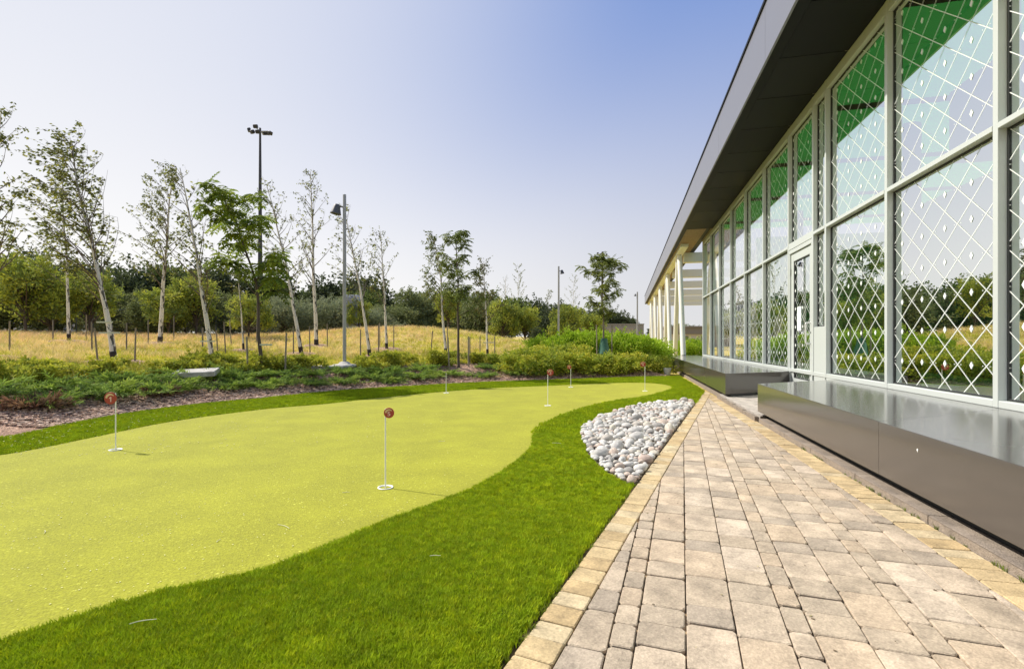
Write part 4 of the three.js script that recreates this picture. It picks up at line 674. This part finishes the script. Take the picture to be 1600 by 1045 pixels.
// ------------------------------------------------------------------ meadow grass
{
  reseed(3131);
  const dry = tuftGeometry(14, 0.27, 0.009, 0.12, 0.9), soft = tuftGeometry(18, 0.12, 0.011, 0.13, 0.9), A1 = [], B1 = [];
  for (let z = 6; z < 40; z += 0.001) {
    const step = 0.115 + 0.0055 * z; z += step;
    for (let x = -1.12 * z - 1; x < Math.min(6, 0.28 * z); x += step) {
      const a = x + rr(-0.5, 0.5) * step, b = z + rr(-0.5, 0.5) * step, d = dOut(a, b); if (d < 1.9 || (a > -0.3 && b < 20)) continue;
      if (rings.some(([rx, rz, r]) => (rx - a) ** 2 + (rz - b) ** 2 < r * r * 0.8)) continue;
      const n = fbm(a * 0.5, b * 0.5, 3), g = sstep(d, 3, 13) + 0.8 * n; const y = ground(a, b, d) - 0.01, k = rr(0.75, 1.25), s = Math.max(1, z / 16);
      if (g > 0.55 || (g > 0.25 && R() < 0.45)) { const m = R(), red = sstep(d, 9, 17); A1.push([a, y, b, [s * rr(0.8, 1.2), rr(0.5, 1.1), s * rr(0.8, 1.2)], rr(0, 6.28), m < 0.2 ? lin(0.55 * k, 0.54 * k, 0.10 * k) : lin((0.82 + 0.02 * red) * k, (0.67 - 0.07 * red) * k, 0.32 * k)]); }
      if (g < 0.75 || R() < 0.15) { const m = R(); B1.push([a, y, b, [s * rr(0.8, 1.2), rr(0.7, 1.2), s * rr(0.8, 1.2)], rr(0, 6.28), m < 0.7 ? lin(0.52 * k, 0.53 * k, 0.055 * k) : lin(0.70 * k, 0.62 * k, 0.16 * k)]); }
    }
  }
  instanced('dry_meadow_grass', dry, bladeMat, A1, 'tawny dry meadow grass over the rising ground', 'grass');
  instanced('green_meadow_grass', soft, bladeMat, B1, 'yellow green short grass on the lower meadow', 'grass');
  console.log('meadow', A1.length, B1.length);
}
// ------------------------------------------------------------------ the wood behind
{
  reseed(909);
  const olive = [[0.13, 0.15, 0.055], [0.17, 0.185, 0.075], [0.10, 0.12, 0.045]], grey = [[0.18, 0.20, 0.11], [0.22, 0.235, 0.14], [0.14, 0.165, 0.085]], dark = [[0.042, 0.056, 0.022], [0.06, 0.075, 0.028], [0.032, 0.044, 0.019]], mid = [[0.085, 0.115, 0.03], [0.115, 0.145, 0.035], [0.065, 0.09, 0.026]], gold = [[0.24, 0.28, 0.04], [0.15, 0.185, 0.04], [0.33, 0.33, 0.05], [0.11, 0.14, 0.04]];
  const mk = (name, pal, o) => [0, 1].map(() => bush(name, { lobes: 34, w: 1.9, h: 3.0, base: 0.02, n: 5200, leaf: 0.17, ratio: 0.42, limb: 0.03, trunk: 0.07, pal, mat: LEAFD, ...o }));
  const O = mk('olive_thicket', olive, { lobeSize: 0.85, shoots: 70 }), Gy = mk('willow_thicket', grey, { leaf: 0.18, ratio: 0.25, up: 0.6 }), Y = mk('golden_leaved_tree', gold, { base: 0.22, trunk: 0.06, n: 3000, lobeSize: 0.72, lobes: 30, shoots: 70, w: 1.7 });
  const Dk = mk('dark_woodland_tree', dark, { w: 3.6, h: 7, base: 0.12, n: 7000, leaf: 0.34, ratio: 0.6, trunk: 0.2, limb: 0.06, lobes: 44 }), Md = mk('woodland_tree', mid, { w: 3.4, h: 6.5, base: 0.1, n: 7000, leaf: 0.32, ratio: 0.55, trunk: 0.18, limb: 0.06, lobes: 44 });
  let k = 0;
  const L = { O: [O, 3.0, 'feathery olive green thicket at the back of the meadow', 'thicket', 'olive thickets behind the meadow'], G: [Gy, 3.0, 'pale grey green willow thicket at the back of the meadow', 'thicket', 'grey willow thickets behind the meadow'], Y: [Y, 3.0, 'small golden leaved tree in front of the thickets', 'tree', 'golden leaved trees behind the meadow'], D: [Dk, 7, 'very dark broad woodland tree on the skyline', 'tree', 'dark woodland trees on the skyline'], M: [Md, 6.5, 'mid green broad woodland tree on the skyline', 'tree', 'green woodland trees on the skyline'] };
  const put = (kind, px, top, z, wide = 1) => { const [p, h, label, cat, grp] = L[kind], x = (px - CX) / F * z, b = onG(x, z), H = EYE + (HY - top) / F * z - b.y, s = H / h; plant(p, k++, b, rr(0, 6.28), [s * wide * rr(0.9, 1.1), s, s * wide * rr(0.9, 1.1)], label, cat, grp); };
  for (const a of [['O', -60, 420, 22, 1.3], ['O', 15, 432, 23, 1.3], ['G', 60, 450, 24, 1.3], ['O', 95, 445, 25, 1.2], ['O', 190, 455, 26, 1.4], ['O', 235, 470, 25, 1.4], ['G', 290, 465, 27, 1.5], ['O', 345, 455, 27, 1.4], ['G', 395, 470, 27, 1.6], ['G', 440, 462, 28, 1.5], ['G', 478, 470, 29, 1.6], ['G', 520, 462, 30, 1.4], ['G', 560, 485, 31, 1.6], ['O', 600, 480, 33, 1.4], ['O', 655, 455, 36, 1.2], ['O', 690, 470, 37, 1.3], ['O', 742, 470, 36, 1.4], ['O', 775, 478, 37, 1.4], ['O', 640, 485, 34, 1.3],
    ['Y', 40, 400, 21, 1.0], ['Y', 78, 440, 22, 1.2], ['Y', 140, 428, 23, 1.0], ['Y', 262, 452, 24, 1.3], ['Y', 305, 436, 25, 0.9], ['Y', 388, 462, 22, 1.1], ['Y', 700, 455, 30, 0.9], ['Y', 785, 470, 33, 1.0], ['Y', 820, 480, 34, 1.1], ['Y', 885, 478, 44, 1.1], ['Y', 925, 490, 46, 1.1], ['Y', 560, 470, 29, 0.9],
    ['D', -90, 380, 40, 1.1], ['D', 20, 395, 42, 1.2], ['D', 110, 410, 44, 1.2], ['D', 200, 418, 42, 1.2], ['M', 270, 415, 45, 1.1], ['D', 340, 412, 44, 1.1], ['D', 420, 428, 46, 1.1], ['M', 470, 452, 50, 1.1], ['D', 520, 436, 48, 1.2], ['D', 566, 430, 47, 1.2], ['M', 615, 468, 55, 1.2], ['M', 660, 458, 56, 1.1], ['M', 715, 458, 58, 1.3], ['M', 760, 455, 60, 1.3], ['M', 800, 465, 62, 1.3], ['D', 835, 470, 64, 1.3], ['D', 870, 472, 66, 1.3], ['D', 905, 482, 85, 1.3], ['D', 935, 484, 88, 1.2], ['D', 965, 486, 90, 1.2], ['D', 985, 496, 95, 1.1], ['M', 620, 478, 42, 1.4], ['M', 560, 455, 40, 1.2], ['D', 700, 470, 50, 1.4], ['D', 780, 480, 50, 1.4], ['D', 860, 486, 56, 1.3], ['D', 310, 425, 52, 1.2], ['D', 150, 415, 52, 1.2],
    ...[...Array(17)].map((_, i) => [i % 3 ? 'O' : 'G', -70 + 42 * i + (i * 37) % 17, 478 + (i * 29) % 16, 31 + (i * 13) % 5, 2.0]), ['M', 1085, 508, 110, 1.4], ['M', 1060, 505, 120, 1.4], ['M', 1110, 506, 115, 1.4], ['D', 1018, 512, 105, 1.1]]) put(...a);
}
// ------------------------------------------------------------------ lamps and masts
const poleGrey = phy([0.36, 0.36, 0.35], 0.45, { metalness: 0.4 }), lampDark = std([0.09, 0.09, 0.09], 0.5), concrete = new THREE.MeshStandardMaterial({ color: lin(0.62, 0.6, 0.56), map: stoneTex, roughness: 0.9 });
function lamp(base, H, dir, label, detail, r = 0.062) {
  const t = thing('lamp_post', label, 'lamp', base);
  part('pole', new THREE.LatheGeometry([[r * 1.02, 0], [r * 0.98, H * 0.5], [r * 0.92, H - 0.004], [r * 0.88, H], [0, H]].map((p) => new THREE.Vector2(...p)), 18), poleGrey, t);
  const y = H - 0.30; part('arm', (() => { const c = new THREE.CylinderGeometry(0.018, 0.018, 0.14, 10); c.rotateZ(Math.PI / 2); c.translate(dir * (r + 0.06), y, 0); return c; })(), lampDark, t);
  const sh = new THREE.LatheGeometry([[0, 0.09], [0.05, 0.085], [0.075, 0.05], [0.125, -0.13], [0.135, -0.16], [0.12, -0.165], [0.1, -0.13], [0, -0.11]].map((p) => new THREE.Vector2(...p)), 22); sh.rotateZ(dir * 0.18); sh.translate(dir * (r + 0.15), y - 0.02, 0); part('lamp_shade', sh, lampDark, t);
  if (detail) part('footing', new THREE.LatheGeometry([[0, 0.0], [0.30, 0.0], [0.30, 0.06], [0.27, 0.09], [0.15, 0.105], [0.12, 0.14], [0.075, 0.16], [0, 0.16]].map((p) => new THREE.Vector2(...p)), 24), concrete, t);
  return t;
}
{
  let b = onGround(538, 579); lamp(b.clone().setY(b.y + 0.05), (579 - 308) / F * -b.z, -1, 'tall grey lamp post with dark shade on a white round footing', true, 0.0035 * -b.z);
  const pad = single('concrete_pad', boxUV(box(0.95, 0.12, 0.5, 0, 0.02, 0, 0.01)), concrete, 'white concrete pad beside the lamp post footing', 'pad'); pad.position.copy(b).add(V(-0.42, 0.03, 0.12)); pad.rotation.y = 0.1;
  const c = onGround(314, 597), cb = single('concrete_cover', boxUV(box(0.72, 0.1, 0.34, 0, 0.05, 0, 0.015)), concrete, 'white concrete cover slab lying among the low shrubs', 'slab'); cb.position.copy(c).add(V(0, 0.1, 0.15)); cb.rotation.y = 0.25; cb.rotation.x = 0.18;
  { const z = 32.5, x = (873 - CX) / F * z, g = onG(x, z); lamp(g, EYE + (HY - 416) / F * z - g.y, 1, 'grey lamp post with shade standing behind the hedge', false); }
  { const z = 58, x = (996 - CX) / F * z, g = onG(x, z); lamp(g, EYE + (HY - 456) / F * z - g.y, -1, 'distant grey lamp post near the end of the pavilion roof', false, 0.09); }
  const mast = (px, top, z, label, r) => {
    const x = (px - CX) / F * z, g = onG(x, z), H = EYE + (HY - top) / F * z - g.y, t = thing('floodlight_mast', label, 'mast', g), dm = std([0.045, 0.045, 0.05], 0.6), lm = std([0.03, 0.03, 0.035], 0.5);
    part('mast_pole', new THREE.LatheGeometry([[r * 1.3, 0], [r * 0.85, H * 0.5], [r * 0.45, H], [0, H]].map((p) => new THREE.Vector2(...p)), 14), dm, t);
    part('crossarm', [box(2.3, 0.07, 0.07, 0, H - 0.35, 0), box(0.07, 0.07, 2.0, 0, H - 0.35, 0), box(1.3, 0.06, 0.06, 0, H - 0.55, 0.4)], std([0.35, 0.35, 0.35], 0.6), t);
    for (const [dx, dy, dz] of [[-1.15, 0.0, 0.1], [-0.05, 0.05, 0.9], [0.45, 0.0, -0.8], [1.15, -0.35, 0.1], [-0.55, -0.42, 0.6], [0.15, -0.5, 0.8], [0.05, 0.05, -0.9]]) { const f = new RoundedBoxGeometry(0.46, 0.4, 0.36, 2, 0.09); f.rotateX(0.35); f.rotateY(dx); f.translate(dx, H - 0.25 + dy, dz); part('floodlight', f, lm, t); }
  };
  mast(406, 200, 55, 'tall dark floodlight mast rising above the young locust', 0.24);
  mast(941, 394, 128, 'distant floodlight mast behind the young round headed tree', 0.3);
}
// distant road wall and low buildings, chain link fence at the back of the meadow
{
  const wall = (px0, px1, z, top, bot, label, mat, name) => { const x0 = (px0 - CX) / F * z, x1 = (px1 - CX) / F * z, y1 = EYE + (HY - top) / F * z, y0 = ground((x0 + x1) / 2, z) - 0.4; const t = thing(name, label, 'wall', V((x0 + x1) / 2, y0, -z)); const n = Math.max(1, Math.round((x1 - x0) / 3)), w = (x1 - x0) / n; for (let i = 0; i < n; i++) part('wall_panel', boxUV(box(w - 0.03, y1 - y0, 0.3, -((x1 - x0) / 2) + w * (i + 0.5), (y1 - y0) / 2, 0)), mat, t); part('coping', boxUV(box(x1 - x0 + 0.1, 0.12, 0.42, 0, y1 - y0 + 0.061, 0)), mat, t); return t; };
  const paleC = new THREE.MeshStandardMaterial({ color: lin(0.42, 0.40, 0.38), map: stoneTex, roughness: 0.95 });
  wall(905, 1006, 72, 507, 520, 'long low grey concrete road wall in front of dark trees', paleC, 'road_wall');
  wall(900, 990, 60, 514, 522, 'pale concrete parapet below the grey road wall', new THREE.MeshStandardMaterial({ color: lin(0.55, 0.5, 0.46), map: stoneTex, roughness: 0.95 }), 'concrete_parapet');
  const z = 75, x = at(1086, 500, z).x, t = thing('low_service_building', 'low pale building with dark eaves seen past the glass corner', 'building', V(x, 0, -z));
  part('wall', box(9, 2.2, 6, 0, 1.1, 0), std([0.62, 0.56, 0.55], 0.8), t); part('roof', [box(10, 0.9, 7, 0, 2.65, 0), box(10.4, 0.25, 7.4, 0, 3.23, 0)], std([0.22, 0.19, 0.17], 0.8), t); for (const dx of [-2.6, 0.4, 3.0]) part('window', box(1.1, 1.2, 0.08, dx, 1.3, 3.03), std([0.08, 0.08, 0.09], 0.3), t);
  const sh = thing('white_shed', 'small white shed glimpsed between thickets at the meadow back', 'shed', onG(at(60, 500, 26.5).x, 26.5)); part('wall', box(2.4, 1.1, 1.6, 0, 0.5, 0), std([0.62, 0.66, 0.74], 0.7), sh); part('roof', (() => { const s = new THREE.Shape([new THREE.Vector2(-1.3, 0), new THREE.Vector2(1.3, 0), new THREE.Vector2(0, 0.4)]), g = new THREE.ExtrudeGeometry(s, { depth: 1.8, bevelEnabled: false }); g.translate(0, 1.052, -0.9); return g; })(), std([0.4, 0.42, 0.46], 0.7), sh);
  const cab = thing('service_cabinet', 'pale louvred cabinet among thickets right of the lamp post', 'cabinet', onG(at(559, 500, 30.2).x, 29.2)); part('case', box(0.75, 2.3, 0.6, 0, 1.1, 0, 0.02), std([0.45, 0.48, 0.55], 0.6), cab); for (let i = 0; i < 5; i++) part('louvre', box(0.6, 0.06, 0.05, 0, 1.5 + 0.14 * i, 0.32), std([0.28, 0.3, 0.35], 0.6), cab);
  // fence: posts, rails and wire mesh
  const f = thing('chain_link_fence', 'grey chain link fence with thin posts behind the young birches', 'fence', V(0, 0, 0)), fm = std([0.20, 0.21, 0.21], 0.6); let prev = null;
  for (let i = 0; i <= 22; i++) {
    const u = i / 22, x0 = -27 + 14 * u, z0 = 22.5 + 4.5 * u, g = onG(x0, z0), H = 1.35; const c = new THREE.CylinderGeometry(0.03, 0.03, H + 0.1, 8); c.translate(g.x, g.y + H / 2, g.z); part('post', c, fm, f);
    if (prev) { const b = new Buf(); b.tube([prev.clone().add(V(0, H - 0.03, 0)), g.clone().add(V(0, H - 0.03, 0))], [0.018, 0.018], 6); part('rail', b.geo(false), fm, f);
      const m = new Buf(), n = 14; for (let k = -n; k < n; k++) for (const s of [0, 1]) { const a = k / n, lo = Math.max(0, a), hi = Math.min(1, a + 1); if (hi <= lo) continue; const P = (q) => { const v = (q - a), p = prev.clone().lerp(g, s ? 1 - q : q); p.y += v * (H - 0.06); return p; }; m.tube([P(lo), P(hi)], [0.0025, 0.0025], 3); } tag(part('wire_mesh', m.geo(false), fm, f), null, null, null, 'stuff'); }
    prev = g;
  }
}
// ------------------------------------------------------------------ putting flags, bucket, straws
{
  const font = await new FontLoader().loadAsync('fonts/droid/droid_sans_bold.typeface.json');
  const red = std([0.38, 0.05, 0.028], 0.55), white = std([0.80, 0.80, 0.76], 0.5), num = std([0.78, 0.50, 0.42], 0.6), gold = std([0.72, 0.50, 0.26], 0.6);
  const flag = (px, py, H, side, mark, label, disc = true, r = 0.046) => {
    const [x, z] = G(px, py), t = thing('putting_flag', label, 'flag', V(x, 0.002, -z), 0, 'flags on the putting green');
    part('cup', new THREE.LatheGeometry([[0, -0.006], [0.042, -0.006], [0.044, 0.004], [0.052, 0.005], [0.053, 0.0]].map((p) => new THREE.Vector2(...p)), 26), white, t);
    part('pin', new THREE.CylinderGeometry(0.0045, 0.0055, H, 8).translate(0, H / 2 - 0.004, 0), white, t);
    if (disc) {
      const s = new THREE.Shape(); s.absarc(0, 0, r, 0, Math.PI * 2); const g = new THREE.ExtrudeGeometry(s, { depth: 0.005, bevelEnabled: true, bevelSize: 0.0015, bevelThickness: 0.0015, bevelSegments: 1, curveSegments: 28 }); g.translate(side * r * 0.78, H - r * 0.9, 0.005); const d = part('flag_disc', g, red, t);
      const e = new THREE.Shape(); e.absarc(0, 0, r * 0.8, Math.PI * 0.22, Math.PI * 0.98, false); e.absarc(r * 0.16, -r * 0.16, r * 0.66, Math.PI * 0.93, Math.PI * 0.27, true); const eg = new THREE.ShapeGeometry(e); eg.translate(side * r * 0.78, H - r * 0.9, 0.0128); part('emblem', eg, gold, d);
      const n = new TextGeometry(mark, { font, size: r * 0.85, depth: 0.0008, curveSegments: 4 }); n.computeBoundingBox(); const c = n.boundingBox.getCenter(V(0, 0, 0)); n.translate(side * r * 0.78 - c.x + r * 0.02, H - r * 1.08 - c.y, 0.0125); part('number', n, num, d);
    }
    return t;
  };
  flag(180, 703, 0.53, -1, '1', 'red putting flag with white slash beside the mulch bed', true, 0.055);
  flag(602, 762, 0.545, 1, '5', 'red putting flag standing near the turf fringe in mid green', true, 0.034);
  flag(697, 614, 0.40, 1, '2', 'bare white putting pin without disc at the far turf edge', false);
  flag(856, 634, 0.57, 1, '3', 'red putting flag next to the inward curve of the turf', true, 0.05);
  flag(892, 605, 0.49, -1, '4', 'red putting flag against the yellow shrubs without visible cup shadow', true, 0.045);
  flag(1008, 611, 0.60, -1, '6', 'red putting flag at the far tip of the green by the bucket', true, 0.055);
  { const z = 15.2, t = thing('plastic_bucket', 'white plastic bucket at the foot of the shrubs by the ledge', 'bucket', V((1043 - CX) / F * z, 0.0, -z));
    part('bucket_body', new THREE.LatheGeometry([[0, 0], [0.085, 0], [0.115, 0.2], [0.122, 0.2], [0.122, 0.215], [0.11, 0.215], [0.08, 0.01], [0, 0.01]].map((p) => new THREE.Vector2(...p)), 24), std([0.66, 0.68, 0.68], 0.5), t); part('bail', (() => { const g = new THREE.TorusGeometry(0.115, 0.003, 6, 20, Math.PI); g.rotateX(-1.2); g.translate(0, 0.2, 0); return g; })(), gasket, t); }
  const straw = std([0.62, 0.6, 0.42], 0.8); reseed(12);
  for (const [px, py, len, turn] of [[70, 832, 0.06, -0.9], [340, 846, 0.035, 1.6], [445, 823, 0.11, -0.6], [224, 983, 0.08, 0.35], [870, 697, 0.09, -0.3], [540, 770, 0.05, 0.3], [680, 878, 0.05, 0], [690, 690, 0.07, 0.1]]) {
    const [x, z] = G(px, py), b = new Buf(), onTurf = !inside(greenEdge, x, z), y = onTurf ? 0.03 : 0.004, p = []; for (let i = 0; i <= 6; i++) { const u = i / 6 - 0.5; p.push(V(u * len, 0.004 * (0.25 - u * u) + (i === 6 ? 0.002 : 0), len * 0.35 * (u * u))); } b.tube(p, p.map((_, i) => 0.0016 * (1 - 0.6 * Math.abs(i / 6 - 0.4))), 5);
    const m = single('dry_straw', b.geo(false), straw, onTurf ? 'thin pale dry straw caught on the dark turf fringe' : 'thin pale curved straw lying on the yellow green', 'straw', onTurf ? 'straws on the turf fringe' : 'straws on the putting green'); m.position.set(x, y, -z); m.rotation.y = turn;
  }
  const petals = []; for (let i = 0; i < 420; i++) { const px = R() < 0.5 ? rr(0, 420) : rr(0, 700), f = R(), [x, z] = G(px, 660 - px * 0.05 + rr(-15, 60)); petals.push([x, inside(greenEdge, x, z) ? 0.004 : 0.03, z, rr(0.5, 1.1), rr(0, 6), lin(0.7, 0.66, 0.36)]); }
  for (let i = 0; i < 500; i++) { const [x, z] = G(rr(0, 760), rr(700, 960)); if (inside(greenEdge, x, z)) petals.push([x, 0.003, z, rr(0.25, 0.6), rr(0, 6), lin(0.72, 0.69, 0.34)]); }
  instanced('fallen_leaf_bits', new THREE.BoxGeometry(0.012, 0.002, 0.008), std([1, 1, 1], 0.9), petals.filter((p) => inside(turfOut, p[0], p[2])), 'tiny pale dry leaf bits scattered over the turf', 'leaf litter');
}
{ // weeds in the joint along the kerb, dry bits on the paving and between the cobbles
  reseed(616); const weeds = [], bits = [], wg = tuftGeometry(9, 0.035, 0.004, 0.014, 1.1);
  for (let i = 0; i < 130; i++) { const z = rr(1.3, 6.2), o = CURB - 0.004; if (n2(z * 2.1, 5) < -0.05) continue; const k = rr(0.7, 1.2); weeds.push([o + SL * z, -0.006, z, rr(0.35, 0.95), rr(0, 6), lin(0.2 * k, 0.25 * k, 0.05 * k)]); }
  for (let i = 0; i < 60; i++) { const z = rr(1.3, 3.4), k = rr(0.7, 1.2); weeds.push([pathLeft(z) - 0.006, -0.014, z, rr(0.5, 1.0), rr(0, 6), lin(0.24 * k, 0.31 * k, 0.03 * k)]); }
  for (let i = 0; i < 260; i++) { const z = Math.sqrt(rr(1.5, 60)), x = rr(pathLeft(z) + 0.02, CURB + SL * z - 0.03), k = rr(0.5, 1); bits.push([x, 0.004, z, rr(0.2, 0.75), rr(0, 6), R() < 0.5 ? lin(0.16 * k, 0.12 * k, 0.07 * k) : lin(0.55 * k, 0.47 * k, 0.25 * k)]); }
  for (let i = 0; i < 70; i++) { const x = rr(0.4, 3), z = rr(3.5, 8.5); if (inside(rockEdge, x, z)) bits.push([x, rr(0.04, 0.06), z, rr(0.8, 1.6), rr(0, 6), lin(0.3, 0.2, 0.09)]); }
  instanced('joint_weeds', wg, bladeMat, weeds, 'small weeds growing in the joints along kerb and turf', 'weeds');
  instanced('dry_leaf_bits', new THREE.BoxGeometry(0.014, 0.002, 0.009), std([1, 1, 1], 0.9), bits, 'tiny dry leaf crumbs on the paving and cobbles', 'leaf litter');
}
renderer.render(scene, camera);
